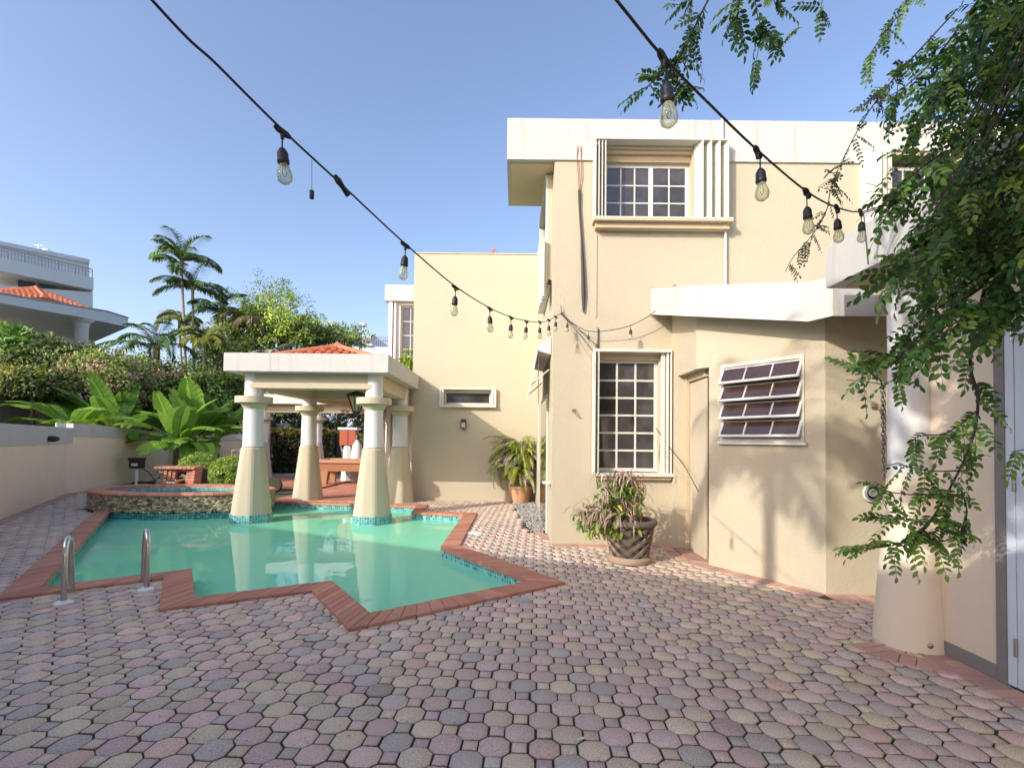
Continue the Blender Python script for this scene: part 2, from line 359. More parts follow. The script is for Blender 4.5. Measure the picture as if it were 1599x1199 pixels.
# octagonal pavers with their small squares, one mesh
def paving():
    D = .26; W = .172; S = .084; g = .0052; th = R(-3)
    ca, sa = math.cos(th), math.sin(th)
    oc = []; sq = []
    for i in range(-115, 45):
        for j in range(-30, 138):
            X, Y = i*D/2+.05, j*D/2
            (oc if (i+j) % 2 == 0 else sq).append((X, Y))
    oc = np.array(oc); sq = np.array(sq)
    rot = lambda a: np.stack([a[:, 0]*ca-a[:, 1]*sa, a[:, 0]*sa+a[:, 1]*ca], 1)
    oc = rot(oc); sq = rot(sq)
    house = [(.62, 7.56), (2.38, 7.56), (2.38, 6.6), (3.29, 5.16), (6, 5.1), (6, 3.9), (3.2, 3.9), (3.2, -6), (9, -6), (9, 30), (.62, 30)]
    wallL = [WALLPTS[0]+Vector((-6, -14)), WALLPTS[0]+Vector((.15, -.35)), *[p+Vector((.22, 0)) for p in WALLPTS[1:]], WALLPTS[-1]+Vector((-9, 0))]
    bigpool = offset(POOL, .13)
    bed = [(.62, 8.6), (.3, 8.6), (.05, 12.3), (.05, 13.2), (.62, 13.2)]
    def keep(a, padd):
        x, y = a[:, 0], a[:, 1]
        k = ~pip(x, y, bigpool) & ~pip(x, y, house) & ~pip(x, y, wallL) & ~pip(x, y, bed) & pip(x, y, PAVE)
        k &= ~(((x-SPAC[0])/(SPAR[0]+.1))**2+((y-SPAC[1])/(SPAR[1]+.1))**2 < 1)
        return a[k]
    oc = keep(oc, .1); sq = keep(sq, .04)
    hs, hw = S/2+.001, W/2-g
    octp = np.array([(hw, -hs), (hw, hs), (hs, hw), (-hs, hw), (-hw, hs), (-hw, -hs), (-hs, -hw), (hs, -hw)])
    q = S/2-.003; sqp = np.array([(q, -q), (q, q), (-q, q), (-q, -q)])
    V_, F_, L_, C_ = [], [], [], []
    cols = [((.69, .49, .42), 3), ((.71, .54, .43), 2), ((.70, .58, .38), 3), ((.65, .54, .38), 2), ((.50, .455, .395), 2.6), ((.72, .48, .37), 1.0), ((.58, .41, .37), 1.6), ((.46, .41, .36), .7)]
    pc = np.array([c[0] for c in cols]); pc = pc*.68+np.array([.61, .48, .405])*.32; pw = np.array([c[1] for c in cols]); pw = pw/pw.sum()
    base = 0; loops = []; starts = []; tot = []
    for arr, shp in ((oc, octp), (sq, sqp)):
        k = len(shp); shp = np.stack([shp[:, 0]*ca-shp[:, 1]*sa, shp[:, 0]*sa+shp[:, 1]*ca], 1); n = len(arr)
        z = rng.normal(0, .0014, (n, 1)); tilt = rng.normal(0, .010, (n, 2)); jx = rng.normal(0, .0016, (n, 1, 2)); sc_ = 1+rng.normal(0, .008, (n, 1, 1))
        irr = 1+rng.normal(0, .012, (n, k, 1))
        sh = shp[None]*sc_*irr
        top = sh*.965; zt = z+(top*tilt[:, None, :]).sum(2)
        mid = sh; zm = z-.0045+(mid*tilt[:, None, :]).sum(2)
        cxy = arr[:, None, :]+jx
        vt = np.concatenate([cxy+top, zt[..., None]], 2); vm = np.concatenate([cxy+mid, zm[..., None]], 2); vb = vm.copy(); vb[..., 2] = -.02
        vv = np.concatenate([vt, vm, vb], 1).reshape(-1, 3); V_.append(vv)
        idx = base+np.arange(n)[:, None]*3*k
        r = np.arange(k); r2 = (r+1) % k
        topf = (idx+r).reshape(-1)
        side1 = np.stack([np.broadcast_to(k+r, (n, k))+idx, k+r2+idx, r2+idx, r+idx], 2).reshape(-1)
        side2 = np.stack([2*k+r+idx, 2*k+r2+idx, k+r2+idx, k+r+idx], 2).reshape(-1)
        loops += [topf, side1, side2]; tot += [np.full(n, k), np.full(n*k, 4), np.full(n*k, 4)]
        ci = rng.choice(len(pc), n, p=pw); cc = pc[ci]*(1+rng.normal(0, .07, (n, 1)))
        cc = np.repeat(cc, 3*k, 0).reshape(n, 3*k, 3); cc[:, k:2*k] *= .48; cc[:, 2*k:] = (.05, .04, .033); cc = cc.reshape(-1, 3); C_.append(cc); base += n*3*k
    vv = np.concatenate(V_); lo = np.concatenate(loops); to = np.concatenate(tot)
    me = bpy.data.meshes.new('paving'); me.vertices.add(len(vv)); me.vertices.foreach_set('co', vv.ravel())
    me.loops.add(len(lo)); me.loops.foreach_set('vertex_index', lo.astype(np.int32))
    me.polygons.add(len(to)); me.polygons.foreach_set('loop_start', np.concatenate([[0], np.cumsum(to)[:-1]]).astype(np.int32))
    me.update(calc_edges=True); me.materials.append(M['paver'])
    ca_ = me.color_attributes.new('Col', 'FLOAT_COLOR', 'POINT'); cc = np.concatenate([np.concatenate(C_), np.ones((len(vv), 1))], 1).astype(np.float32); ca_.data.foreach_set('color', cc.ravel())
    o = bpy.data.objects.new('paving', me); C.objects.link(o); struct(o)
WALLPTS = [G(0, 817).to_2d(), G(37, 797).to_2d(), G(100, 772).to_2d(), G(137, 766).to_2d(), Vector((-14.0, 20))]
WALLPTS[0] = WALLPTS[1]+(WALLPTS[1]-WALLPTS[2])*1.6
SPAC = (-7.55, 11.35); SPAR = (2.0, 1.15)
paving()
def brick_strip(mb, pts, wid, bl, z, cols, side=1, thick=.03, gap=.006):
    """bricks laid across a strip along the polyline pts (left side of travel when side=1)"""
    for a, b in zip(pts[:-1], pts[1:]):
        a = Vector((a[0], a[1])); b = Vector((b[0], b[1])); L = (b-a).length; n = max(1, round(L/bl)); u = (b-a)/L; w_ = Vector((-u.y, u.x))*side
        for i in range(n):
            p0 = a+u*(L*i/n+gap/2); p1 = a+u*(L*(i+1)/n-gap/2); dz = random.gauss(0, .0012); c = jit(random.choice(cols), .12)
            q = [p0, p1, p1+w_*wid, p0+w_*wid]
            if side < 0: q = q[::-1]
            b0 = [(p.x, p.y, z-thick+dz) for p in q]; cn = sum(q, Vector((0, 0)))/4
            b1 = [(p.x, p.y, z-.005+dz) for p in q]; b2 = [((p.x-cn.x)*.96+cn.x, (p.y-cn.y)*.96+cn.y, z+dz) for p in q]
            mb.rings([b0, b1, b2], col=c)
BCOL = [(.50, .29, .22), (.45, .27, .22), (.52, .33, .24), (.42, .26, .22)]
mb = MB()
brick_strip(mb, [(.63, 7.65), (2.49, 7.65), (2.49, 6.62), (3.36, 5.25), (4.3, 5.2)], .2, .105, .008, BCOL, side=-1)
brick_strip(mb, [(3.33, 4.3), (3.33, 0), (3.33, -5)], .2, .105, .008, BCOL, side=-1)
brick_strip(mb, [(2.72, 3.95), (2.78, 3.7), (3.0, 3.5), (3.15, 3.45)], .22, .10, .012, BCOL, side=1)
g1 = G(866, 850); g2 = G(850, 795)
brick_strip(mb, [(g2.x, g2.y), (.40, 8.6), (g1.x-.02, 7.55)], .16, .2, .003, [(.46, .27, .21), (.44, .28, .23)], side=1)
struct(mb.build('brick_border', M['brick']))
mb = MB(); wl = [p+Vector((.02, 0)) for p in WALLPTS]
brick_strip(mb, wl[:4]+[Vector((-12.9, 17))], .2, .105, .008, BCOL, side=-1)
struct(mb.build('wall_border_strip', M['brick']))
# gravel bed beside the side wall
mb = MB()
for i in range(1500):
    x = random.uniform(.02, .62); y = random.uniform(8.7, 13.0)
    if x < .35-(y-8.6)*.08: continue
    r = random.uniform(.012, .028); c = random.choice([(.34, .33, .30), (.26, .27, .24), (.42, .40, .36), (.18, .17, .15)])
    k = 6; a0 = random.random()*6
    mb.rings([[(x+r*math.cos(a0+i2*PI/3), y+r*math.sin(a0+i2*PI/3), -.005) for i2 in range(k)], [(x+r*.6*math.cos(a0+i2*PI/3), y+r*.6*math.sin(a0+i2*PI/3), r*.8) for i2 in range(k)]], col=c)
tag(mb.build('gravel', M['gravel']), kind='stuff')
# ================================================================== POOL
pool = thing('swimming_pool', 'star-cornered swimming pool of green water with red brick coping and turquoise tile band', 'pool', (-2.5, 8, 0))
WZ = -.13
mb = MB(); mg = MB(); mt = MB()
n = len(POOL); bc = [(.46, .20, .125), (.50, .225, .14), (.42, .18, .115), (.48, .23, .15)]
PIN = offset(POOL, -.025)
for i in range(n):
    a0, a1, b0, b1 = PIN[i], PIN[(i+1) % n], POUT[i], POUT[(i+1) % n]
    L = (a1-a0).length; k = max(1, round(L/.115))
    for j in range(k):
        t0, t1 = j/k, (j+1)/k; e = .0035/L
        q = [b0.lerp(b1, t0+e), b0.lerp(b1, t1-e), a0.lerp(a1, t1-e), a0.lerp(a1, t0+e)]
        c = jit(random.choice(bc), .10); dz = random.gauss(0, .0012)
        cn = sum(q, Vector((0, 0)))/4
        sh = lambda s: [(cn.x+(p.x-cn.x)*s, cn.y+(p.y-cn.y)*s) for p in q]
        mb.rings([[(x, y, -.03) for x, y in sh(1)], [(x, y, .022+dz) for x, y in sh(1)], [(x, y, .030+dz) for x, y in sh(.965)]], col=c)
    P0, P1 = POOL[i], POOL[(i+1) % n]; g0 = offset(POOL, -.001)
    mg.quad((a0.x, a0.y, -.028), (b0.x, b0.y, -.028), (b0.x, b0.y, .0215), (b1.x, b1.y, .0215)) if False else None
    mg.add([(a0.x, a0.y, .0215), (a1.x, a1.y, .0215), (b1.x, b1.y, .0215), (b0.x, b0.y, .0215)], [(0, 1, 2, 3)])
    # tile band
    L = (P1-P0).length; k = max(1, round(L/.052)); u = (P1-P0)/L; nn = Vector((-u.y, u.x))
    for j in range(k):
        for r_ in range(5):
            z1 = -.03-r_*.05; z0 = z1-.045; s0 = L*(j+.06)/k; s1 = L*(j+.94)/k
            p = P0+u*s0+nn*.004; q = P0+u*s1+nn*.004
            c = random.choice([(.10, .42, .42), (.16, .52, .50), (.06, .30, .34), (.24, .58, .54), (.10, .36, .40), (.05, .22, .26)])
            mt.add([(p.x, p.y, z0), (q.x, q.y, z0), (q.x, q.y, z1), (p.x, p.y, z1)], [(0, 1, 2, 3)], jit(c, .15))
mb.build('coping', M['brick'], pool); mg.build('coping_mortar', mat('coping_mortar', (.40, .26, .20), .9), pool)
mt.build('waterline_tiles', M['tile'], pool)
mb = MB()
for i in range(n):
    P0, P1 = POOL[i], POOL[(i+1) % n]
    mb.quad((P0.x, P0.y, -.34), (P1.x, P1.y, -.34), (P1.x, P1.y, .02), (P0.x, P0.y, .02))
mb.build('tile_grout', M['grout'], pool)
mb = MB(); mb.v = []
for i in range(n):
    P0, P1 = POOL[i], POOL[(i+1) % n]
    mb.quad((P0.x, P0.y, -1.35), (P1.x, P1.y, -1.35), (P1.x, P1.y, -.34), (P0.x, P0.y, -.34))
tri = tessellate_polygon([[Vector((p.x, p.y, 0)) for p in POOL]])
mb.add([(p.x, p.y, -1.35) for p in POOL], [tuple(t) for t in tri])
mb.build('basin', M['basin'], pool)
# entry steps under the water in the right hand corner
hq = G(690.7, 855.6).to_2d(); iq = G(725.8, 804.7).to_2d(); fq = G(833.7, 909.7).to_2d(); eq = G(575.4, 963).to_2d()
Hc = G(643.8, 801).to_2d()
def on(p, q, t): return p+(q-p)*t
for k, (wd, zt) in enumerate(((.45, -.38), (.85, -.62), (1.25, -.88))):
    dd = Vector((-1, -.12)).normalized()*wd
    mb = MB(); mb.prism([hq+Vector((0, .01)), iq, Hc+Vector((.1, 0)) , on(Hc, hq, .1)+dd, hq+dd+Vector((-.25, -.25))][::-1], -1.349, zt); mb.build('step', M['steps'], pool)
    d2 = Vector((-.5, -.35))*wd
    mb = MB(); mb.prism([fq, hq, hq+d2, on(fq, eq, .33*(k+1))], -1.348, zt-.03); mb.build('step', M['steps'], pool)
# water (cut round the spa by the spa's own wall)
mb = MB(); mb.add([(p.x, p.y, WZ) for p in POOL], [tuple(t) for t in tri]); wo = mb.build('pool_water', M['water']); bm_up(wo); struct(wo)
# ------------------------------------------------------------------ spa
spa = thing('raised_spa', 'raised oval spa with pebble stone wall and brick rim at the pool end', 'spa', (SPAC[0], SPAC[1], 0))
ell = lambda r, z, n=72: [(SPAC[0]+(SPAR[0]+r)*math.cos(2*PI*i/n), SPAC[1]+(SPAR[1]+r)*math.sin(2*PI*i/n), z) for i in range(n)]
mb = MB(); mb.rings([ell(-.02, -1.3), ell(-.02, .37)], cap=False); mb.build('wall', M['mortar'], spa)
mb = MB()
for i in range(72*3):
    a = 2*PI*(i+.5)/216
    if math.sin(a) > .35: continue
    for r_ in range(5):
        z1 = -.0-r_*.05; a0 = a-2*PI/216*.44; a1 = a+2*PI/216*.44
        f = lambda t, z: (SPAC[0]+(SPAR[0]-.008)*math.cos(t), SPAC[1]+(SPAR[1]-.008)*math.sin(t), z)
        mb.add([f(a0, z1-.044), f(a1, z1-.044), f(a1, z1), f(a0, z1)], [(0, 1, 2, 3)], jit(random.choice([(.08, .33, .32), (.05, .24, .26), (.13, .40, .38)]), .15))
mb.build('waterline_tiles', M['tile'], spa)
mb = MB()
for i in range(2600):
    a = random.uniform(PI*.93, 2.07*PI); z = random.uniform(.02, .35); s_ = random.uniform(.022, .050)
    c = Vector((SPAC[0]+(SPAR[0]-.01)*math.cos(a), SPAC[1]+(SPAR[1]-.01)*math.sin(a), z)); nn = Vector((math.cos(a)/SPAR[0], math.sin(a)/SPAR[1], 0)).normalized(); u = Vector((-nn.y, nn.x, 0))
    col = jit(random.choice([(.40, .34, .22), (.26, .21, .13), (.52, .45, .32), (.16, .13, .08), (.34, .27, .16)]), .2); k = 7; a0 = random.random()*6; asp = random.uniform(.55, .9)
    rg = [[c+u*math.cos(a0+2*PI*j/k)*s_*f+Z*math.sin(a0+2*PI*j/k)*s_*f*asp+nn*h for j in range(k)] for f, h in ((1, -.01), (.85, s_*.35), (.4, s_*.55))]
    mb.rings(rg, col=col)
mb.build('pebbles', M['stone'], spa)
mb = MB(); N_ = 96
for i in range(N_):
    t0 = 2*PI*(i+.03)/N_; t1 = 2*PI*(i+.97)/N_; c = jit(random.choice(bc), .12)
    f = lambda t, r, z: (SPAC[0]+(SPAR[0]+r)*math.cos(t), SPAC[1]+(SPAR[1]+r)*math.sin(t), z)
    rg = []
    prof = [(-.30, .35), (.02, .35), (.05, .375), (.05, .40), (.02, .42), (-.30, .42)]
    mb.rings([[f(t0, r, z) for r, z in prof], [f(t1, r, z) for r, z in prof]], col=c)
mb.build('brick_rim', M['brick'], spa)
mb = MB(); mb.rings([ell(-.295, -.5), ell(-.295, .40)], cap=False); mb.build('inner_wall', M['grout'], spa)
mb = MB()
for i in range(200):
    for r_ in range(4):
        z1 = .39-r_*.05; a0 = 2*PI*(i+.06)/200; a1 = 2*PI*(i+.94)/200; f = lambda t, z: (SPAC[0]+(SPAR[0]-.30)*math.cos(t), SPAC[1]+(SPAR[1]-.30)*math.sin(t), z)
        mb.add([f(a0, z1-.044), f(a1, z1-.044), f(a1, z1), f(a0, z1)], [(0, 3, 2, 1)], jit(random.choice([(.10, .38, .38), (.18, .48, .46), (.06, .28, .32)]), .15))
mb.build('inner_tiles', M['tile'], spa)
mb = MB(); mb.add(ell(-.31, -.35), [tuple(range(72))]); mb.build('spa_floor', M['basin'], spa)
mb = MB(); mb.add(ell(-.302, .29), [tuple(range(72))]); wo = mb.build('spa_water', M['spawater']); struct(wo)
# fountain wall behind the spa
fx = P(282, 765, 12.75).x; xa, xb = P(248, 765, 12.7).x, P(309, 765, 12.7).x; FT = .80
fo = thing('brick_fountain', 'small curved brick and stone fountain with a steel spout behind the spa', 'fountain', (fx, 12.75, 0))
mb = MB(); nb_ = 9; bw = (xb-xa-.2)/nb_
for i in range(nb_):
    for r_ in range(5):
        x0 = xa+.2+i*bw; z0 = .40+r_*.075; cen = 3 <= i <= 5
        if cen and r_ < 4: continue
        y0 = 12.70-.03*abs(i-4)-(.015*(4-r_) if not cen else 0)
        mb.box(x0+.004, x0+bw-.004, y0, y0+.3, z0, z0+.07, jit(random.choice(bc), .15))
mb.build('brick_wall', M['brick'], fo, bevel=.006)
mb = MB(); mb.box(xa+.02, xb-.01, 12.78, 13.1, .0, .76); mb.box(xa+.2+3*bw, xa+.2+6*bw, 12.74, 12.9, .39, .70); mb.build('backing', M['mortar'], fo)
for (x0, x1, y0) in ((xa, xa+.2, 12.58), (xa+.2+3*bw, xa+.2+6*bw, 12.74)):
    mb = MB(); mb.box(x0, x1, y0, y0+.2, .3, .73)
    mb.c = [(.05, .045, .035)]*len(mb.v)
    for i in range(60):
        c = Vector((random.uniform(x0+.02, x1-.02), y0-.002, random.uniform(.36, .72))); s_ = random.uniform(.02, .038)
        mb.rings([[c+Vector((math.cos(2*PI*j/7)*s_*f, -h, math.sin(2*PI*j/7)*s_*f*.8)) for j in range(7)] for f, h in ((1, 0), (.8, s_*.5), (.3, s_*.7))], col=jit((.26, .22, .16), .5))
    mb.build('stone_facing', M['stone'], fo)
mb = MB(); k = 10
for i in range(k):
    x0 = xa-.02+(xb-xa+.04)*i/k; mb.box(x0+.003, x0+(xb-xa+.04)/k-.003, 12.52, 12.98, .78, .84, jit(random.choice(bc), .15))
mb.build('brick_cap', M['brick'], fo, bevel=.008)
mb = MB(); mb.box(fx-.12, fx+.12, 12.35, 12.70, .43, .46); mb.box(fx-.15, fx-.12, 12.35, 12.7, .42, .52); mb.box(fx+.12, fx+.15, 12.35, 12.7, .42, .52); mb.build('spout', M['steel'], fo, bevel=.004)
# flat skimmer lids
for (px, py, sx, sy, lab) in ((739, 832, .30, .20, 'long white skimmer lid on the sunlit paving right of the pool'), (816, 936, .13, .12, 'small square grey lid beside the near right corner of the pool coping')):
    g = G(px, py); mb = MB(); mb.box(g.x-sx/2, g.x+sx/2, g.y-sy/2, g.y+sy/2, -.01, .008); mb.box(g.x-sx*.35, g.x+sx*.35, g.y-sy*.3, g.y+sy*.3, .008, .010)
    tag(mb.build('skimmer_lid', M['plastic'] if sx > .2 else mat('grey_plastic', (.38, .38, .37), .6), bevel=.003), lab, 'lid')
# grab rails
def rail(base, dirv, lab):
    t = thing('grab_rail', lab, 'grab rail', (base.x, base.y, 0), 'steel pool grab rails'); d = Vector((dirv[0], dirv[1], 0)).normalized()
    H = .60; r = .15; pts = [base+Z*(-.02), base+Z*(H-r)]
    for k in range(1, 10):
        a = PI*k/10; pts.append(base+d*(r-r*math.cos(a))+Z*(H-r+r*math.sin(a)))
    pts += [base+d*2*r+Z*(H-r)+d*.02, base+d*(2*r+.10)+Z*.0, base+d*(2*r+.22)+Z*(-.55)]
    mb = MB(); mb.tube(pts, .0245, 16); mb.build('rail', M['steel'], t, smooth=True)
    mb = MB(); mb.lathe((base.x, base.y, 0), [(.075, -.005), (.075, .012), (.06, .024), (.03, .03)], 28); mb.build('flange', M['plastic'], t, smooth=True)
b1 = G(99, 942); b2 = G(229, 921)
rail(b1, (-.55, .83), 'curved steel grab rail at the near left corner of the pool')
rail(b2, (-.66, .75), 'curved steel grab rail beside the square notch of the pool coping')
# small white scrap
g = G(907, 1155); mb = MB(); mb.tube([(g.x-.02, g.y-.006, .008), (g.x+.02, g.y+.008, .008)], .006, 8)
tag(mb.build('paper_scrap', M['plastic']), 'tiny white scrap lying on the pavers in the foreground', 'litter')
mb = MB(); acc = new_acc()
for i in range(70):
    q = G(random.uniform(60, 1400), random.uniform(880, 1190)); acc['c'].append((q.x, q.y, .007)); a = random.random()*6.3
    if pip(np.array([q.x]), np.array([q.y]), POUT)[0] or q.x > 3.1: acc['c'].pop(); continue
    acc['d'].append((math.cos(a), math.sin(a), .1)); acc['n'].append((0, 0, 1)); acc['L'].append(random.uniform(.01, .028)); acc['W'].append(.012); acc['col'].append(jit((.14, .10, .05), .4))
tag(acc_build('fallen_leaves', M['dry'], None, acc), kind='stuff')
acc = new_acc()
for i in range(160):
    q = G(random.uniform(0, 1500), random.uniform(960, 1195))
    i_, j_ = round(q.x/.13), round(q.y/.13)
    for k in range(5):
        acc['c'].append((q.x+random.gauss(0, .01), q.y+random.gauss(0, .01), -.006)); a = random.random()*6.3
        acc['d'].append((math.cos(a), math.sin(a), .8)); acc['n'].append((0, 0, 1)); acc['L'].append(random.uniform(.008, .016)); acc['W'].append(.006); acc['col'].append(jit((.07, .12, .02), .4))
tag(acc_build('joint_weeds', M['leafd'], None, acc), kind='stuff')
# ================================================================== HOUSE
house = thing('house', 'two-storey cream stucco house with white flat roof bands around the pool court', 'house', (3, 8, 0))
def panel(mb, O, U, N, L, z0, z1, holes=(), depth=.2, rev=True):
    us = sorted({0, L, *[h[0] for h in holes], *[h[1] for h in holes]}); zs = sorted({z0, z1, *[h[2] for h in holes], *[h[3] for h in holes]})
    pt = lambda u, z, n=0: O+U*u+N*n+Z*z
    for a, b in zip(us[:-1], us[1:]):
        for c, d in zip(zs[:-1], zs[1:]):
            um, zm = (a+b)/2, (c+d)/2
            if any(h[0] < um < h[1] and h[2] < zm < h[3] for h in holes): continue
            mb.quad(pt(a, c), pt(b, c), pt(b, d), pt(a, d))
    for h in holes:
        a, b, c, d = h[:4]
        if not rev or len(h) > 4: continue
        mb.quad(pt(a, c), pt(a, d), pt(a, d, -depth), pt(a, c, -depth)); mb.quad(pt(b, c), pt(b, c, -depth), pt(b, d, -depth), pt(b, d))
        mb.quad(pt(a, c), pt(a, c, -depth), pt(b, c, -depth), pt(b, c)); mb.quad(pt(a, d), pt(b, d), pt(b, d, -depth), pt(a, d, -depth))
def window(parent, O, U, N, rect, cols, rows, depth=.16, fw=.05, mw=.022, meet=None, pane=None, gm=None):
    u0, u1, z0, z1 = rect; mb = MB(); n0, n1 = -depth-.04, -depth
    ob = lambda a, b, c, d, e=0: mb.obox(O, U, N, Z, a, b, n0-e, n1+e, c, d)
    ob(u0, u0+fw, z0, z1); ob(u1-fw, u1, z0, z1); ob(u0+fw, u1-fw, z0, z0+fw); ob(u0+fw, u1-fw, z1-fw, z1)
    segs = [(u0+fw, u1-fw)]
    if meet: segs = [(u0+fw, meet-.035), (meet+.035, u1-fw)]; ob(meet-.035, meet+.035, z0+fw, z1-fw, .004)
    if not isinstance(cols, (list, tuple)): cols = [cols]
    for (a, b), k in zip(segs, cols):
        for i in range(1, k):
            u = a+(b-a)*i/k; mb.obox(O, U, N, Z, u-mw/2, u+mw/2, n0+.005, n1-.006, z0+fw, z1-fw)
    a, b = u0+fw, u1-fw
    for j in range(1, rows):
        z = z0+fw+(z1-z0-2*fw)*j/rows; mb.obox(O, U, N, Z, a, b, n0+.003, n1-.010, z-mw/2, z+mw/2)
    w_ = mb.build('window', M['frame'], parent, bevel=.003)
    mb = MB(); mb.obox(O, U, N, Z, u0+.01, u1-.01, n0+.012, n0+.022, z0+.01, z1-.01); mb.build('pane', gm or M['glass'], w_)
    return w_
def shutter_stack(parent, O, U, N, u0, u1, z0, z1, n, nf, tight=False):
    mb = MB(); k = n
    for i in range(k):
        a = u0+(u1-u0)*i/k; b = u0+(u1-u0)*(i+1)/k; m_ = a+(b-a)*(.62 if not tight else .5)
        p = lambda u, nn, z: O+U*u+N*nn+Z*z
        for (x0, n0, x1, n1) in ((a, .03, m_, nf), (m_, nf, b, .03)):
            mb.add([p(x0, n0, z0), p(x1, n1, z0), p(x1, n1, z1), p(x0, n0, z1), p(x0, n0-.008, z0), p(x1, n1-.008, z0), p(x1, n1-.008, z1), p(x0, n0-.008, z1)], [(0, 1, 2, 3), (7, 6, 5, 4), (0, 4, 5, 1), (3, 2, 6, 7)])
        mb.obox(O, U, N, Z, m_-.008, m_+.008, nf-.004, nf+.008, z0, z1)
        mb.obox(O, U, N, Z, m_-.006, m_+.006, nf*.5, nf*.5+.015, z1, z1+.03)
    return mb.build('shutter', M['shutter'], parent)
YF = 7.65
OF, UF, NF = V(0, YF, 0), V(1, 0, 0), V(0, -1, 0)
def prect(x0, y0, x1, y1, Y=YF):
    a = P(x0, y0, Y); b = P(x1, y1, Y); c = P(x1, y0, Y); d = P(x0, y1, Y)
    return ((a.x+d.x)/2, (b.x+c.x)/2, (b.z+d.z)/2, (a.z+c.z)/2)
uw = prect(945, 233, 1082, 348); lw = prect(931, 553, 1032, 738)
ZR0, ZR1 = 6.03, 6.69
mb = MB(); W0 = .63
rel = lambda r: (r[0]-W0, r[1]-W0, r[2], r[3])
uw2 = prect(1384, 243, 1500, 345)
panel(mb, V(W0, YF, 0), UF, NF, 7.5-W0, -.3, ZR1-.06, [rel(uw), rel(lw), rel(uw2)], .26)
mb.quad((W0, YF, -.3), (W0, YF, ZR0), (W0, 13.0, ZR0), (W0, 13.0, -.3)); mb.quad((7.5, YF, -.3), (7.5, YF, ZR0), (7.5, 13, ZR0), (7.5, 13, -.3))
mb.build('wall', M['cream'], house)
wtop, wbot = P(1000, 258, YF+.19).z, P(1000, 349, YF+.19).z-.02
window(house, OF, UF, NF, (uw[0], uw[1], wbot, wtop), [3, 2], 3, .17, .06, meet=P(1021, 300, YF).x)
mb = MB(); zt = wtop; mb.obox(OF, UF, NF, Z, uw[0], uw[1], -.24, -.12, uw[2]-.001, wbot); mb.build('window_ledge', M['sill'], house); mb = MB(); mb.obox(OF, UF, NF, Z, uw[0], uw[1], -.22, -.10, zt, min(zt+.10, uw[3]-.02)); mb.obox(OF, UF, NF, Z, uw[0], uw[1], -.24, -.04, min(zt+.10, uw[3]-.02), uw[3]); mb.build('window_header', M['sill'], house, bevel=.004)
shutter_stack(house, OF, UF, NF, P(925, 300, YF).x, P(945, 300, YF).x, uw[2]-.03, uw[3]+.03, 4, .16, True)
shutter_stack(house, OF, UF, NF, P(1083, 300, YF).x, P(1135, 300, YF).x, uw[2]-.07, uw[3]+.05, 4, .17)
mb = MB(); sl = prect(924, 350, 1137, 362)
mb.obox(OF, UF, NF, Z, sl[0], sl[1], 0.001, .20, sl[3]-.035, sl[3]+.01); mb.obox(OF, UF, NF, Z, sl[0]+.04, sl[1]-.03, .001, .13, sl[2], sl[3]-.035); mb.build('window_sill', M['sill'], house, bevel=.006)
mb = MB(); mb.obox(OF, UF, NF, Z, sl[0], sl[1], .001, .19, sl[3]+.012, sl[3]+.032); mb.build('shutter_track', M['frame'], house, bevel=.003); mb = MB(); tr = prect(926, 225, 1135, 231); mb.obox(OF, UF, NF, Z, tr[0]+.02, tr[1]-.02, .001, .17, uw[3]+.052, uw[3]+.072); mb.build('shutter_track', M['frame'], house, bevel=.003)
# lower window
gl = prect(931, 562, 1026, 736, YF+.14); gl = (lw[0], gl[1], gl[2], gl[3])
window(house, OF, UF, NF, gl, 3, 6, .12, .055, .03)
mb = MB(); mb.obox(OF, UF, NF, Z, lw[0], lw[1], -.20, -.05, gl[3]-.01, lw[3]); mb.obox(OF, UF, NF, Z, gl[1], lw[1], -.20, -.05, lw[2], gl[3]-.012); mb.build('window_header', M['cream_smooth'], house)
shutter_stack(house, OF, UF, NF, P(924, 640, YF).x, P(935, 640, YF).x, lw[2]-.02, lw[3]+.02, 2, .14, True)
jr = prect(1031, 549, 1046, 745); mb = MB()
mb.obox(OF, UF, NF, Z, jr[0], jr[0]+.06, .001, .05, jr[2], jr[3]); mb.obox(OF, UF, NF, Z, jr[0]+.075, jr[0]+.105, .001, .09, jr[2]+.02, jr[3]-.02); mb.obox(OF, UF, NF, Z, jr[1]-.02, jr[1], .001, .11, jr[2], jr[3])
lt = prect(925, 547, 1046, 551); mb.obox(OF, UF, NF, Z, lt[0], lt[1], .001, .12, lt[2]-.005, lt[3]); mb.build('shutter_track', M['frame'], house, bevel=.003)
mb = MB(); ls = prect(926, 740, 1048, 748); mb.obox(OF, UF, NF, Z, ls[0], ls[1], .001, .13, ls[3]-.03, ls[3]+.02); mb.build('window_sill', M['frame'], house, bevel=.004)
mb = MB(); mb.obox(OF, UF, NF, Z, ls[0]+.04, ls[1]-.02, .001, .08, ls[2], ls[3]-.03); mb.build('sill_moulding', M['sill'], house, bevel=.004)
# second upper window at right, half hidden by the tree
window(house, OF, UF, NF, (uw2[0], uw2[1], uw2[2], uw2[3]-.1), 3, 3, .17, .05)
shutter_stack(house, OF, UF, NF, P(1361, 300, YF).x, P(1384, 300, YF).x, uw2[2]-.03, uw2[3]+.03, 3, .15, True)
b_ = prect(1343, 244, 1361, 350); mb = MB(); mb.obox(OF, UF, NF, Z, b_[0], b_[1], .001, .07, b_[2]-.2, b_[3]); mb.build('window_casing', M['frame'], house, bevel=.004)
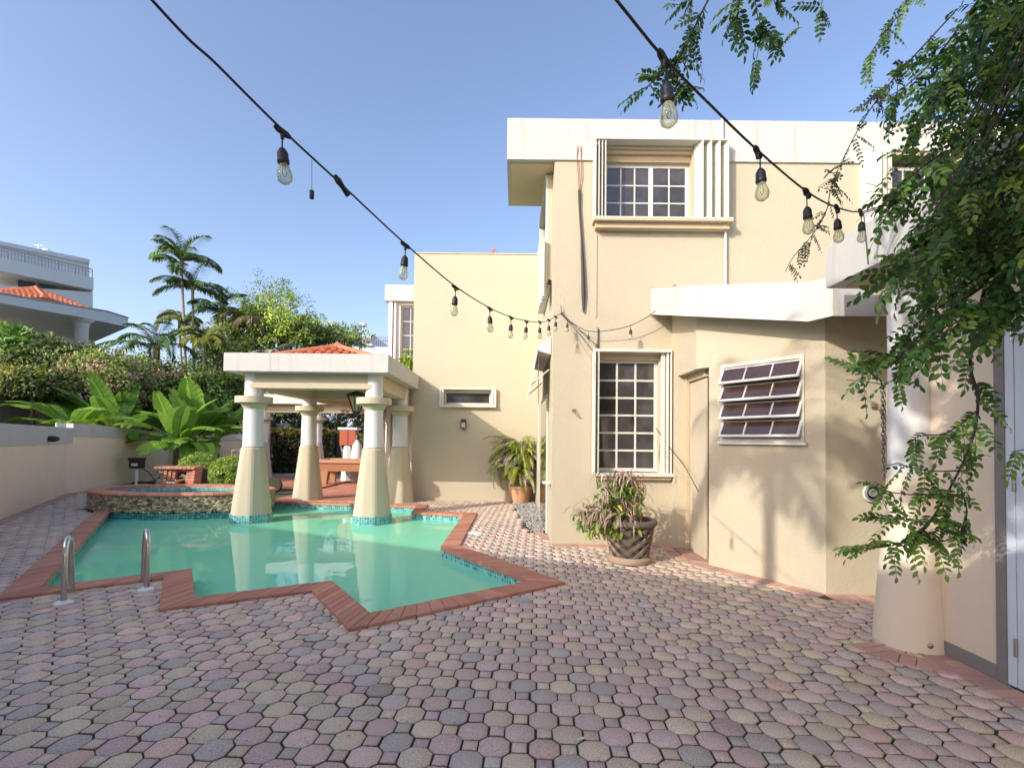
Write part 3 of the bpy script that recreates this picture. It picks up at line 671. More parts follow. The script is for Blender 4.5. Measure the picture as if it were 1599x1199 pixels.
# roof band
F_ = MB(); poly = [(P(792, 215, 7.62).x, 7.62), (9.0, 7.62), (9.0, 13.5), (.64, 13.5), (.64, 9.16), (P(794, 318, 9.16).x, 9.16)]
wx0, wx1, wx2, wx3, wzt = uw[0]-.02, P(1135, 300, YF).x+.02, P(1361, 300, YF).x, uw2[1]+.5, uw[3]+.08
poly[0:2] = [(poly[0][0], 7.62), (W0, 7.62), (W0, 7.95), (9.0, 7.95)]
F_.prism(poly, ZR0+.001, ZR1-.001)
for (a, b, c) in ((W0+.001, wx0, ZR0+.002), (wx0, wx1, wzt), (wx1, wx2, ZR0+.002), (wx2, wx3, uw2[3]+.06), (wx3, 9.0, ZR0+.002)): F_.box(a, b, 7.621, 7.949, c, ZR1)
rf = F_.build('roof_parapet', M['white'], house)
mb = MB(); mb.box(poly[0][0]+.06, .628, 7.72, 9.10, ZR0-.012, ZR0-.001); mb.build('soffit', mat('soffit_cream', (.62, .52, .32), .85, var=[(1.5, .3, (.52, .44, .28))], bump=[(30, .1)]), house)
# white conduit pipes and shallow stucco beads
for (px, y0, y1, r) in ((1128, 186, 226, .02), (1133, 362, 445, .018)):
    mb = MB(); a = P(px, y0, YF-.05); b = P(px, y1, YF-.05); mb.tube([a, b], r, 10); mb.build('conduit', M['whitec'], house, smooth=True)
mb = MB(); a = P(931, 366, YF); b = P(931, 496, YF); mb.box(a.x-.012, a.x+.012, YF-.012, YF-.001, b.z, a.z); mb.build('stucco_bead', M['cream_smooth'], house)
mb = MB(); a = P(934, 512, YF-.02); b = P(934, 545, YF-.02); mb.tube([a, b], .009, 6); mb.build('conduit', M['cable'], house)
# ---- side wall: shutter box, awning, door frame, meter shelf
mb = MB(); mb.box(.56, .628, 8.0, 8.1, 4.2, 5.95); mb.build('window_return', M['cream_smooth'], house)
mb = MB(); mb.box(.52, .559, 8.0, 8.06, 4.25, 5.95); mb.box(.52, .628, 9.9, 10.0, 4.25, 5.95); mb.box(.50, .628, 8.0, 10.0, 5.95, 6.0); mb.box(.50, .628, 8.0, 10.0, 4.2, 4.25); mb.build('window_casing', M['frame'], house, bevel=.004)
mb = MB(); mb.box(.60, .626, 8.12, 9.9, 4.25, 5.95); mb.build('pane', M['glass'], house)
mb = MB()
for k in range(5): mb.box(.46+.025*(k % 2), .50+.025*(k % 2), 7.9+.09*k, 7.985+.09*k, 3.95, 4.9-.02*k)
mb.build('shutter', M['shutter'], house, bevel=.003)
aw = MB(); t0, t1 = 3.12, 2.33
for k in range(9):
    s0, s1 = k/9, (k+.86)/9; q = lambda s, y, o=0: V(.42-.15*s, y, t0-(t0-t1)*s+o)
    aw.add([q(s0, 8.0), q(s0, 10.0), q(s1, 10.0), q(s1, 8.0), q(s0, 8.0, .03), q(s0, 10.0, .03), q(s1, 10.0, .05), q(s1, 8.0, .05)], [(0, 1, 2, 3), (7, 6, 5, 4), (0, 4, 5, 1), (1, 5, 6, 2), (2, 6, 7, 3), (3, 7, 4, 0)])
aw_ = aw.build('awning', M['shutter'], house)
mb = MB(); mb.add([(.62, 7.98, 3.30), (.62, 10.02, 3.30), (.40, 10.02, 3.14), (.40, 7.98, 3.14), (.62, 7.98, 3.02), (.62, 10.02, 3.02), (.43, 10.02, 3.07), (.43, 7.98, 3.07)], [(0, 1, 2, 3), (4, 5, 6, 7)[::-1], (0, 3, 7, 4), (1, 2, 6, 5), (3, 2, 6, 7)]); mb.build('awning_hood', M['whitec'], house)
mb = MB()
for y in (8.06, 9.95): mb = MB(); mb.tube([(.60, y, 2.78), (.31, y, 2.52)], .010, 6); mb.build('awning_arm', M['frame'], house)
mb = MB(); mb.tube([(.43, 8.25, 3.0), (.46, 8.25, 1.1)], .008, 8); mb.build('awning_pole', M['frame'], house)
mb = MB(); mb.box(.60, .628, 8.5, 8.58, 0, 2.35); mb.box(.60, .628, 10.3, 10.38, 0, 2.35); mb.box(.60, .628, 8.5, 10.38, 2.35, 2.43); mb.build('door_frame', M['frame'], house, bevel=.004)
mb = MB(); mb.box(.60, .627, 8.62, 10.3, .02, 2.35); mb.build('sliding_door', M['glass'], house)
mb = MB(); mb.box(.5, .628, 7.8, 8.05, .92, .95); mb.build('shelf_bracket', M['frame'], house)
# ---- cream wing
YW = 13.0; XW0 = (P(643, 395, YW).x+P(646, 780, YW).x)/2
w3 = prect(694, 611, 766, 631, YW); mb = MB(); ztop = P(740, 397, YW).z
panel(mb, V(XW0, YW, 0), UF, NF, W0+.3-XW0, -.3, ztop, [(w3[0]-XW0, w3[1]-XW0, w3[2], w3[3])], .18)
mb.quad((XW0, YW, -.3), (XW0, YW, ztop), (XW0, 17, ztop), (XW0, 17, -.3)); mb.quad((XW0, YW, ztop), (W0+.3, YW, ztop), (W0+.3, 17, ztop), (XW0, 17, ztop))
mb.quad((XW0, 17, -.3), (W0+.3, 17, -.3), (W0+.3, 17, ztop), (XW0, 17, ztop)); mb.quad((W0+.3, YW, 5), (W0+.3, YW, ztop), (W0+.3, 17, ztop), (W0+.3, 17, 5)); mb.build('wall', M['cream_smooth'], house)
OW = V(0, YW, 0)
mb = MB(); mb.box(XW0-.01, W0+.3, YW-.02, YW+.15, ztop+.001, ztop+.03); mb.build('wall_cap', M['cream_smooth'], house)
window(house, OW, UF, NF, w3, 1, 1, .10, .04)
mb = MB(); fr = prect(687, 607, 775, 635, YW); n_ = .10
for (a, b, c, d) in ((fr[0], fr[0]+.06, fr[2], fr[3]), (fr[0]+.07, fr[0]+.11, fr[2], fr[3]), (fr[1]-.06, fr[1], fr[2], fr[3]), (fr[1]-.13, fr[1]-.07, fr[2], fr[3])): mb.obox(OW, UF, NF, Z, a, b, .001, n_, c+.03, d-.03)
mb.obox(OW, UF, NF, Z, fr[0], fr[1], .001, n_+.01, fr[3]-.03, fr[3]); mb.obox(OW, UF, NF, Z, fr[0], fr[1], .001, n_+.03, fr[2]-.02, fr[2]+.03); mb.build('window_casing', M['frame'], house, bevel=.004)
mb = MB(); a = P(770, 394, YW+.1); mb.tube([a, a+V(.0, 0, .10)], .03, 6); mb.tube([a+V(-.06, 0, .05), a+V(.08, 0, .08)], .02, 6); mb.build('roof_valve', M['rooftile'], house)
# ---- wing with the narrow window
YN = 14.5; nx0 = P(608, 480, YN).x; nx1 = P(650, 480, YN).x; zt = P(602, 447, YN).z; zb_ = P(602, 472, YN).z
wn = prect(625, 477, 642, 560, YN+.0); mb = MB()
panel(mb, V(nx0, YN, 0), UF, NF, nx1-nx0+.4, -.3, zb_, [(wn[0]-nx0, wn[1]-nx0+.25, wn[2]-1.0, wn[3])], .15)
mb.quad((nx0, YN, -.3), (nx0, YN, zb_), (nx0, 19, zb_), (nx0, 19, -.3)); mb.build('wall', M['whitec'], house)
window(house, V(0, YN, 0), UF, NF, (wn[0], wn[1]+.25, wn[2]-1.0, wn[3]), 2, 6, .08, .04)
mb = MB(); mb.box(P(601, 460, YN-.15).x, XW0+.2, YN-.15, 19, zb_, zt); mb.build('roof_parapet', M['white'], house, bevel=.01)
mb = MB(); mb.box(nx0, nx0+.12, YN-.10, YN-.002, -.3, zb_-.002); mb.box(nx0+.16, nx0+.22, YN-.08, YN-.002, 2, zb_-.01); mb.build('corner_pilaster', M['whitec'], house)
# ---- bay with the louvred window and the recessed door
P0 = V(2.49, YF, 0); P1 = V(2.49, 6.62, 0); P2 = V(3.36, 5.25, 0); P3 = V(4.6, 5.20, 0)
ZB = 2.85
mb = MB(); dpt = .22
U1 = V(0, -1, 0); N1 = V(-1, 0, 0); LD = (P0-P1).length; d0 = YF-7.35
panel(mb, P0, U1, N1, LD, -.3, 3.2, [(d0, LD, -.3, 2.6)], dpt, rev=False); mb.quad(P0+Z*3.2, P1+Z*3.2, P1+Z*3.5, P0+Z*3.8)
U2 = (P2-P1).normalized(); N2 = V(U2.y, -U2.x, 0); N2 = N2 if N2.x < 0 else -N2; L2 = (P2-P1).length
def u2(px):
    a = ray(px, 650); k = a.x/a.y; return (P1.x-k*P1.y)/(k*U2.y-U2.x)
ud = u2(1107); lu0, lu1 = u2(1127), u2(1257); LZ0, LZ1 = 1.62, 2.60
panel(mb, P1, U2, N2, L2, -.3, ZB, [(0, ud, -.3, 2.6, 1), (lu0, lu1, LZ0, LZ1)], dpt); mb.quad(P1+Z*ZB, P2+Z*ZB, P2+Z*3.1, P1+Z*3.5)
U3 = (P3-P2).normalized(); panel(mb, P2, U3, V(0, -1, 0), (P3-P2).length, -.3, 3.1, [], dpt)
mb.build('wall', M['cream'], house)
# recess: inner jamb, corner post and door leaf
mb = MB(); i0 = P0+U1*d0+V(dpt, 0, 0); i1 = P1+U2*ud-N2*dpt; mid = P1+V(dpt*.9, 0, 0)
mb.quad(i0+V(0, 0, -.3), mid+V(0, 0, -.3), mid+V(0, 0, 2.6), i0+V(0, 0, 2.6)); mb.quad(mid+V(0, 0, -.3), i1+V(0, 0, -.3), i1+V(0, 0, 2.6), mid+V(0, 0, 2.6))
j0 = P0+U1*d0; j1 = P1+U2*ud; mb.quad(j0-Z*.3, i0-Z*.3, i0+Z*2.6, j0+Z*2.6); mb.quad(i1-Z*.3, j1-Z*.3, j1+Z*2.6, i1+Z*2.6)
mb.add([P0+U1*d0+Z*2.6, P1+Z*2.6, P1+U2*ud+Z*2.6, i1+Z*2.6, i0+Z*2.6], [(0, 1, 2, 3, 4)])
mb.build('door_recess', M['cream_smooth'], house)
mb = MB(); dl0 = i0.lerp(mid, .12)-V(.03, 0, 0); dl1 = mid-V(.03, 0, 0)
mb.obox(dl0, (dl1-dl0).normalized(), V(-1, 0, 0), Z, 0, (dl1-dl0).length-.02, 0, .035, .03, 2.48)
mb.build('side_door', M['cream_smooth'], house, bevel=.006)
mb = MB(); mb.obox(i0, U1, V(-1, 0, 0), Z, 0, .07, .001, .12, 0, 2.599); mb.obox(i0, U1, V(-1, 0, 0), Z, .07, (mid-i0).length-.02, .001, .10, 2.50, 2.598); mb.build('door_frame', M['sill'], house, bevel=.004)
mb = MB(); mb.prism([(P0.x-.06, 7.36), (P1.x-.08, P1.y-.02), (i1.x-.10, i1.y-.16), (i1.x+.1, i1.y), (P1.x+.2, P1.y+.1), (P1.x+.2, 7.36)], -.02, .035); mb.build('door_step', mat('step_tile', (.34, .21, .16), .7, var=[(12, .4, (.28, .17, .14))]), house, bevel=.004)
# louvred awning window
wnd = MB(); fw = .045; OB = P1; nn = -.03
ob = lambda a, b, c, d, e0=-.05, e1=.025: wnd.obox(OB, U2, N2, Z, a, b, e0, e1, c, d)
ob(lu0, lu0+fw, LZ0, LZ1); ob(lu1-fw, lu1, LZ0, LZ1); ob(lu0+fw, lu1-fw, LZ0, LZ0+fw); ob(lu0+fw, lu1-fw, LZ1-fw, LZ1)
lw_ = wnd.build('louvre_window', M['frame'], house, bevel=.003)
mb = MB(); mb.obox(OB, U2, N2, Z, lu0, lu1, -.215, -.20, LZ0, LZ1); mb.build('dark_interior', mat('dark_room', (.03, .022, .018), .9), lw_)
nh = 4; hh = (LZ1-LZ0-2*fw)/nh
for k in range(nh):
    top = LZ1-fw-k*hh; an = R(27); dn = (-Z*math.cos(an)+N2*math.sin(an)); fn = (N2*math.cos(an)+Z*math.sin(an)); A = OB+Z*(top-.01)+N2*.0
    mb = MB(); a, b = lu0+fw*.4, lu1-fw*.3; h_ = hh*1.02; t = .03
    for (x0, x1, s0, s1) in ((a, a+t, 0, h_), (b-t, b, 0, h_), (a+t, b-t, 0, t*.7), (a+t, b-t, h_-t, h_)): mb.obox(A, U2, fn, dn, x0, x1, -.012, .012, s0, s1)
    for q in (1, 2): x = a+(b-a)*q/3; mb.obox(A, U2, fn, dn, x-.009, x+.009, -.009, .010, t*.7, h_-t)
    s_ = mb.build('sash', M['frame'], lw_, bevel=.002)
# sash glass as one child per sash is a third level: kept on the window
mb = MB()
for k in range(nh):
    top = LZ1-fw-k*hh; an = R(27); dn = (-Z*math.cos(an)+N2*math.sin(an)); fn = (N2*math.cos(an)+Z*math.sin(an)); A = OB+Z*(top-.01)
    mb.obox(A, U2, fn, dn, lu0+fw, lu1-fw, -.003, .003, .01, hh-.02)
mb.build('louvre_glass', mat('tinted_glass', (.06, .034, .027), .03, spec=1.0), lw_)
mb = MB(); mb.obox(OB, U2, N2, Z, lu0-.03, lu1+.03, .002, .05, LZ0-.035, LZ0-.002); mb.build('window_sill', M['frame'], house, bevel=.003)
# sloping roof band of the bay
def at(px, Y, yt, yb): a = P(px, yt, Y); b = P(px, yb, Y); return (a.x, Y, a.z, b.z)
FA = [at(1016, 7.63, 449.5, 491), at(1262, 5.1, 441, 502), at(1300, 4.85, 432, 492), at(1400, 4.85, 432, 494)]
FA[3] = (4.7, 4.85, FA[2][2], FA[2][3]); FA.insert(1, at(1065, 6.5, 447.8, 493.2))
bk = [(4.7, 7.64, FA[0][2], FA[0][3]), (FA[0][0]+.001, 7.64, FA[0][2], FA[0][3])]
lp = FA+bk[:1]; n_ = len(lp); mb = MB(); vs = [(p[0], p[1], p[2]) for p in lp]+[(p[0], p[1], p[3]) for p in lp]
mb.add(vs, [(i, (i+1) % n_, n_+(i+1) % n_, n_+i) for i in range(n_)]+[(n_-1, i, i+1) for i in range(n_-2)]+[(2*n_-1, n_+i+1, n_+i) for i in range(n_-2)]); mb.build('bay_roof_band', M['white'], house, bevel=.008)
# ---- porch on the right: roof slab, wall, column, door
XP = 3.33; fc = P(1291, 451, 4.43); ft = P(1287, 386, 4.43); XO = (fc.x+ft.x)/2; zs = fc.z; zt = ft.z
mb = MB(); mb.box(XO, 6, -4, 4.43, zs, zt); mb.build('porch_roof', M['white'], house, bevel=.01)
mb = MB(); mb.box(XO+.12, XP-.0, -3.9, 4.33, zs-.012, zs-.001); mb.build('soffit', mat('porch_soffit', (.50, .36, .22), .8, var=[(2.5, .6, (.34, .20, .09)), (9, .3, (.6, .48, .33))], bump=[(20, .2)]), house)
dz1 = 2.62; DY0, DY1 = 2.25, PX(1558, 1000, XP).y
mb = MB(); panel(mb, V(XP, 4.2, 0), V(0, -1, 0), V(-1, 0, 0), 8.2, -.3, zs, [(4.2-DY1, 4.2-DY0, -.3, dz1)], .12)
mb.quad((XP, 4.2, -.3), (XP, 4.2, zs), (5.5, 4.2, zs), (5.5, 4.2, -.3)); mb.build('wall', M['cream_porch_lifted'], house)
mb = MB(); mb.box(XP-.012, XP+.0, DY1+.0, 3.86, 0, .11); mb.build('skirting', M['skirt'], house)
mb = MB(); mb.box(XP-.010, XP+.05, DY1-.07, DY1, 0, dz1); mb.box(XP-.010, XP+.05, DY0, DY1-.07, dz1-.06, dz1); mb.build('door_frame', M['skirt'], house)
mb = MB(); mb.box(XP-.004, XP+.045, DY0, DY1-.075-.06, .02, dz1-.065); mb.box(XP-.006, XP+.04, DY1-.13, DY1-.072, .02, dz1-.065); dr = mb.build('side_door', M['door'], house, bevel=.003); dr['label'] = 'pale blue-grey door'
for zz in (.22, 1.3, 2.3):
    mb = MB(); mb.tube([(XP-.016, DY1-.133, zz), (XP-.016, DY1-.133, zz+.12)], .010, 10); mb.build('hinge', M['steel'], dr, smooth=True)
CP = V(3.26, 4.02, 0)
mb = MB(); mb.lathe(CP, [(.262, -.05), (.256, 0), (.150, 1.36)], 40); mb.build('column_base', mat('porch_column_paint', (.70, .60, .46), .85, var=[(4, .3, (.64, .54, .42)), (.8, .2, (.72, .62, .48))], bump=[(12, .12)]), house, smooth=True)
mb = MB(); mb.lathe(CP, [(.146, 1.358), (.140, 2.25), (.143, 2.75), (.15, zs-.002)], 32); mb.build('column_shaft', M['whitec'], house, smooth=True)
mb = MB(); q = G(1440, 1008); c0 = V(q.x-.01, q.y+.03, 0); q = P(1450, 1007, 3.79); mb.lathe((0, 0, 0), [(.022, 0), (.022, .02), (.012, .03)], 16)
mt_ = Matrix.Rotation(-PI/2, 3, 'X') @ Matrix.Identity(3); mb.v = [tuple(Vector(q)+Matrix.Rotation(PI/2, 3, 'X') @ Vector(v)) for v in mb.v]
tag(mb.build('tap_cap', M['steel'], smooth=True), 'small round metal cap low on the tapered porch column', 'pipe cap')
# ================================================================== PAVILION
pav = thing('pool_pavilion', 'open pavilion with white flat roof on tapered columns standing in the pool', 'pavilion', (-4, 11, 0))
XL, XR, YA = P(349, 560, 9.78).x, P(606.5, 570, 9.78).x, 9.78
zb = (P(349, 575, YA).z+P(606, 586, YA).z)/2; zt = (P(349, 547.5, YA).z+P(607, 556, YA).z)/2
mb = MB(); mb.box(XL, XR, YA, 12.995, zb, zt); mb.box(XL, XR-.3, 12.995, 17, zb, zt); mb.box(-10.4, -2.9, 19.0, 20.4, zb, zt); mb.box(XL, -2.9, 17, 18.999, zb, zt); mb.build('roof_slab', M['white'], pav, bevel=.01)
mb = MB(); mb.box(XL+.25, XR-.2, YA+.25, 12.9, zb-.010, zb-.001); mb.box(XL+.2, -3.1, 17.2, 20, zb-.010, zb-.001); mb.box(XL+.25, XR-.5, 13, 17.1, zb-.011, zb-.001); mb.build('soffit', mat('pavilion_soffit', (.60, .42, .20), .85, var=[(2, .3, (.55, .34, .17))]), pav)
cx0, cx1 = P(395, 700, 10.2).x, P(583, 700, 10.2).x; zbm = P(490, 608, 10.2).z
mb = MB()
def beam(x0, x1, y0, y1, z0, z1): mb.box(x0, x1, y0, y1, z0, z1)
beam(cx0, cx1, 10.05, 10.35, zbm+.10, zb-.012); beam(cx0, cx1, 10.02, 10.38, zbm, zbm+.099)
beam(cx1-.15, cx1+.15, 10.38, 12.9, zbm, zb-.013); beam(cx0-.15, cx0+.15, 10.38, 19.4, zbm, zb-.013)
beam(cx0+.15, cx1-.15, 12.85, 13.15, zbm, zb-.013); beam(-10.1, -3.2, 19.4, 19.7, zbm, zb-.013)
beam(cx0+.15, cx1, 16.2, 16.5, zbm, zb-.013)
mb.build('beam', M['cream_smooth'], pav, bevel=.006)
# hipped tile roof
def tiled_hip(parent, cx, cy, hx, hy, z0, h, m, pitch=.22):
    mb = MB(); ap = V(cx, cy, z0+h); cs = [V(cx-hx, cy-hy, z0), V(cx+hx, cy-hy, z0), V(cx+hx, cy+hy, z0), V(cx-hx, cy+hy, z0)]
    for i in range(4):
        a, b = cs[i], cs[(i+1) % 4]; mb.add([a, b, ap], [(0, 1, 2)]); L = (b-a).length; k = int(L/pitch); u = (b-a)/L; nrm = (b-a).cross(ap-a).normalized(); up = (ap-(a+b)/2)
        for j in range(k):
            s = (j+.5)/k; f = 1-abs(2*s-1)
            if f < .05: continue
            p0 = a.lerp(b, s); rows = max(1, int(up.length*f/.3))
            for r_ in range(rows):
                q0 = p0+up*f*(r_/rows); q1 = p0+up*f*((r_+1.08)/rows)*1.0; mb.tube([q0+nrm*.035, q1+nrm*.012], [.075, .055], 6)
        mb.tube([a+nrm*.03, ap+Z*.05], .08, 8)
    mb.lathe(ap, [(.13, -.05), (.12, .10), (.05, .16)], 8)
    return mb.build('tiled_roof', m, parent)
rc = P(530, 548, 12.6); tiled_hip(pav, rc.x-.15, 12.9, 1.9, 1.6, zt+.02, .66, M['rooftile'])
def column(c, tile=False, s=1.0, zc=2.31, za=None, parent=pav):
    o8 = PI/8
    rt = s/math.cos(PI/8)
    mb = MB(); z0 = WZ-1.2 if tile else -.05
    zlow = .04 if tile else 0
    mb.lathe(c, [(.365*rt, -1.3 if tile else -.05), (.365*rt, zlow), (.213*rt, 1.42)], 8, o8); col = mb.build('column', M['cream_smooth'], parent, bevel=.05)
    if tile:
        mb = MB()
        for i in range(8):
            a0 = o8+2*PI*i/8; a1 = a0+2*PI/8; A = V(math.cos(a0), math.sin(a0), 0)*.372*rt+c; B = V(math.cos(a1), math.sin(a1), 0)*.372*rt+c; k = 6
            mb.quad(A+Z*-.3, B+Z*-.3, B+Z*.045, A+Z*.045, (.55, .62, .58))
            no = ((A+B)/2-c).normalized()*.003
            for j in range(k):
                for r_ in range(5):
                    z1 = .04-r_*.05; p = A.lerp(B, (j+.06)/k)+no; q = A.lerp(B, (j+.94)/k)+no
                    mb.quad(p+Z*(z1-.045), q+Z*(z1-.045), q+Z*z1, p+Z*z1, jit(random.choice([(.10, .34, .36), (.14, .42, .42), (.06, .24, .28), (.2, .46, .44)]), .15))
        mb.build('tile_band', M['tile'], col)
    mb = MB(); mb.lathe(c, [(.200*s, 1.421), (.196*s, 1.44), (.185*s, 2.2)], 32); mb.build('shaft', M['whitec'], col, smooth=True)
    mb = MB(); mb.lathe(c, [(.186*s, 2.19), (.23*s, 2.26), (.26*s, 2.31), (.26*s, 2.315)], 32); mb.lathe(c, [(.355*s, 2.317), (.355*s, 2.45), (.19*s, 2.451)], 36); mb.build('capital', M['cream_smooth'], col, smooth=True, bevel=.006)
    mb = MB(); mb.lathe(c, [(.178*s, 2.452), (.178*s, (za or zb)-.002)], 28); mb.build('neck', M['whitec'], col, smooth=True)
    return col
column(V(cx0, 10.2, 0), True); column(V(cx1, 10.2, 0), True); column(V(cx0, 13.0, 0)); column(V(cx1, 12.62, 0))
for x in (-9.9, -7.75, -4.85): column(V(x, 19.5, 0), s=.95)
column(V(-4.3, 16.0, 0), s=.7)
# terrace floor
mb = MB(); TX0, TX1, TY0, TY1 = -10.8, -2.7, 12.62, 20.6; s = .3
tj = mat('floor_joint', (.25, .13, .09), .9)
x = -6.2
while x < XW0-.0 or x < -2.7:
    y = TY0
    while y < 20.6:
        mb.box(x+.004, min(x+s, XW0-.003)-.004, y+.004, y+s-.004, -.02, .006, jit(random.choice([(.46, .19, .12), (.42, .17, .10), (.49, .23, .15)]), .12)); y += s
    x += s
    if x > XW0-.05: break
x = -10.8
while x < -6.21:
    y = 15.6
    while y < 20.6: mb.box(x+.004, x+s-.004, y+.004, y+s-.004, -.02, .006, jit((.45, .19, .12), .12)); y += s
    x += s
struct(mb.build('terrace_floor', M['redtile']))
# hanging lantern and hanging bell lamps
def lantern(c, s, lab):
    t = thing('hanging_lantern', lab, 'lantern', c); c = Vector(c)
    mb = MB(); mb.tube([c+Z*.0, V(c.x, c.y, zb-.012)], .012*s, 6)
    for k in range(8):
        a = 2*PI*k/8; mb.tube([c+V(math.cos(a)*.22*s, math.sin(a)*.22*s, -.02), c+V(math.cos(a)*.08*s, math.sin(a)*.08*s, -.42*s)], .012*s, 5)
    mb.lathe(c, [(.25*s, -.03), (.26*s, .0), (.2*s, .04*s), (.05*s, .10*s)], 16); mb.lathe(c+Z*(-.44*s), [(.03*s, -.06*s), (.09*s, 0), (.09*s, .03)], 12); mb.build('cage', M['dark'], t)
    mb = MB(); mb.lathe(c, [(.06*s, -.4*s), (.17*s, -.04)], 12); mb.build('lamp_glass', M['marble'], t)
q = P(557, 617, 12.0); lantern((q.x, 12.0, q.z), 1.0, 'black iron hanging lantern with slanted bars under the pavilion roof')
q = P(552, 645, 14.4); t = thing('chandelier', 'dark chandelier with four upturned glass shades under the pavilion', 'chandelier', (q.x, 14.4, q.z)); mb = MB()
mb.tube([q+Z*-.1, V(q.x, q.y, zb-.012)], .02, 6)
for k in range(5):
    a = 2*PI*k/5; e = q+V(math.cos(a)*.32, math.sin(a)*.32, -.02); mb.tube([q+Z*-.1, q+V(math.cos(a)*.2, math.sin(a)*.2, -.14), e], .015, 6)
mb.build('arms', M['dark'], t)
for k in range(5):
    a = 2*PI*k/5; e = q+V(math.cos(a)*.32, math.sin(a)*.32, 0); mb = MB(); mb.lathe(e, [(.03, -.02), (.08, .06), (.085, .10)], 12); mb.build('shade', M['marble'], t, smooth=True)
# pool table
tb = V(P(530, 716, 17.6).x+.45, 17.6, 0); zt_ = .86; tt = thing('billiard_table', 'wooden billiard table with red cloth on the pavilion terrace', 'billiard table', tb)
hx, hy = 1.15, .7
mb = MB(); mb.box(tb.x-hx, tb.x+hx, tb.y-hy, tb.y-hy+.14, .76, .88); mb.box(tb.x-hx, tb.x+hx, tb.y+hy-.14, tb.y+hy, .76, .88); mb.box(tb.x-hx, tb.x-hx+.14, tb.y-hy+.14, tb.y+hy-.14, .76, .88); mb.box(tb.x+hx-.14, tb.x+hx, tb.y-hy+.14, tb.y+hy-.14, .76, .88)
mb.build('rail', M['wood'], tt, bevel=.01)
mb = MB(); mb.add([(tb.x-hx+.05, tb.y-hy+.05, .76), (tb.x+hx-.05, tb.y-hy+.05, .76), (tb.x+hx-.05, tb.y+hy-.05, .76), (tb.x-hx+.05, tb.y+hy-.05, .76), (tb.x-hx+.14, tb.y-hy+.16, .47), (tb.x+hx-.14, tb.y-hy+.16, .47), (tb.x+hx-.14, tb.y+hy-.16, .47), (tb.x-hx+.14, tb.y+hy-.16, .47)], [(0, 4, 5, 1), (1, 5, 6, 2), (2, 6, 7, 3), (3, 7, 4, 0), (4, 7, 6, 5)]); mb.build('cabinet', M['wood'], tt)
mb = MB(); mb.box(tb.x-hx+.14, tb.x+hx-.14, tb.y-hy+.14, tb.y+hy-.14, .80, .84); mb.build('cloth', M['cloth'], tt)
for sx in (-1, 1):
    for sy in (-1, 1):
        lx, ly = tb.x+sx*(hx-.35), tb.y+sy*(hy-.3); mb = MB(); mb.rings([[(lx+a*w_, ly+b*w_, z) for a, b in ((-1, -1), (1, -1), (1, 1), (-1, 1))] for w_, z in ((.07, 0), (.08, .05), (.15, .47))]); mb.build('leg', M['wood'], tt, bevel=.01)
# bar with red cabinet, planters
q = P(545, 683, 18.9); t = thing('wooden_wall_cabinet', 'dark red wooden cabinet on a pale pedestal behind the billiard table', 'cabinet', (q.x, 18.9, 0)); mb = MB()
mb.box(q.x-.30, q.x+.32, 18.7, 19.1, q.z-.30, q.z+.28); mb.build('box', M['redwood'], t, bevel=.02); mb = MB(); mb.box(q.x-.36, q.x+.38, 18.66, 19.14, q.z+.29, q.z+.38); mb.build('top', M['whitec'], t, bevel=.01)
mb = MB(); mb.lathe((q.x-.02, 18.9, 0), [(.28, 0), (.17, q.z-.31)], 8); mb.build('pedestal', M['whitec'], t)
mb = MB(); mb.box(q.x+.01, q.x+.03, 18.69, 18.70, q.z-.28, q.z+.26); mb.build('door_gap', M['dark'], t)
q2 = P(558, 690, 18.4); t = thing('tall_vase', 'pale bottle shaped vase with dark neck beside the red cabinet', 'vase', (q2.x, 18.4, 0)); mb = MB(); mb.lathe((q2.x, 18.4, 0), [(.2, 0), (.26, .5), (.22, 1.0), (.16, q2.z-.1), (.08, q2.z+.0), (.07, q2.z+.08)], 20); mb.build('body', M['whitec'], t, smooth=True)
mb = MB(); mb.lathe((q2.x, 18.4, q2.z+.08), [(.10, .001), (.07, .14), (.05, .20)], 12); mb.build('stopper', M['dark'], t, smooth=True)
# garden path and dark gong-like disc
mb = MB(); mb.box(-13, -9.6, 20.7, 26, -.045, -.01); mb.box(-9.6, 0, 20.7, 22.3, -.045, -.01); struct(mb.build('garden_path', mat('grey_path', (.26, .25, .25), .9)))
q = G(425, 770); t = thing('garden_stone', 'dark rounded stone on edge behind the left pavilion column', 'stone', (q.x, q.y, 0)); mb = MB(); mb.lathe((0, 0, 0), [(.02, -.05), (.26, -.04), (.30, 0), (.26, .04), (.02, .05)], 20, sy=.8); mb.v = [tuple(Vector((q.x, q.y, .22))+Matrix.Rotation(PI/2-.2, 3, 'X') @ Vector(v)) for v in mb.v]; mb.build('slab', M['mortar'], t, smooth=True)
# ================================================================== PERIMETER WALL
wt = thing('garden_wall', 'long low cream garden wall with white coping left of the pool', 'wall', (WALLPTS[1].x, WALLPTS[1].y, 0))
WP = WALLPTS[:]; WP[0] = WP[1]+(WP[1]-WP[2]).normalized()*9
def wall_run(mbx, a, b, za0, zb0, za1, zb1, t0, t1):
    a = Vector((a.x, a.y, 0)); b = Vector((b.x, b.y, 0)); u = (b-a).normalized(); nn = V(-u.y, u.x, 0)
    mbx.add([a-nn*t0+Z*za0, b-nn*t0+Z*zb0, b+nn*t1+Z*zb0, a+nn*t1+Z*za0, a-nn*t0+Z*za1, b-nn*t0+Z*zb1, b+nn*t1+Z*zb1, a+nn*t1+Z*za1], [(0, 1, 2, 3), (4, 7, 6, 5), (0, 4, 5, 1), (1, 5, 6, 2), (2, 6, 7, 3), (3, 7, 4, 0)])
z1 = P(5, 664, WALLPTS[1].y*.9).z; zc1 = P(5, 696, WALLPTS[1].y*.9).z
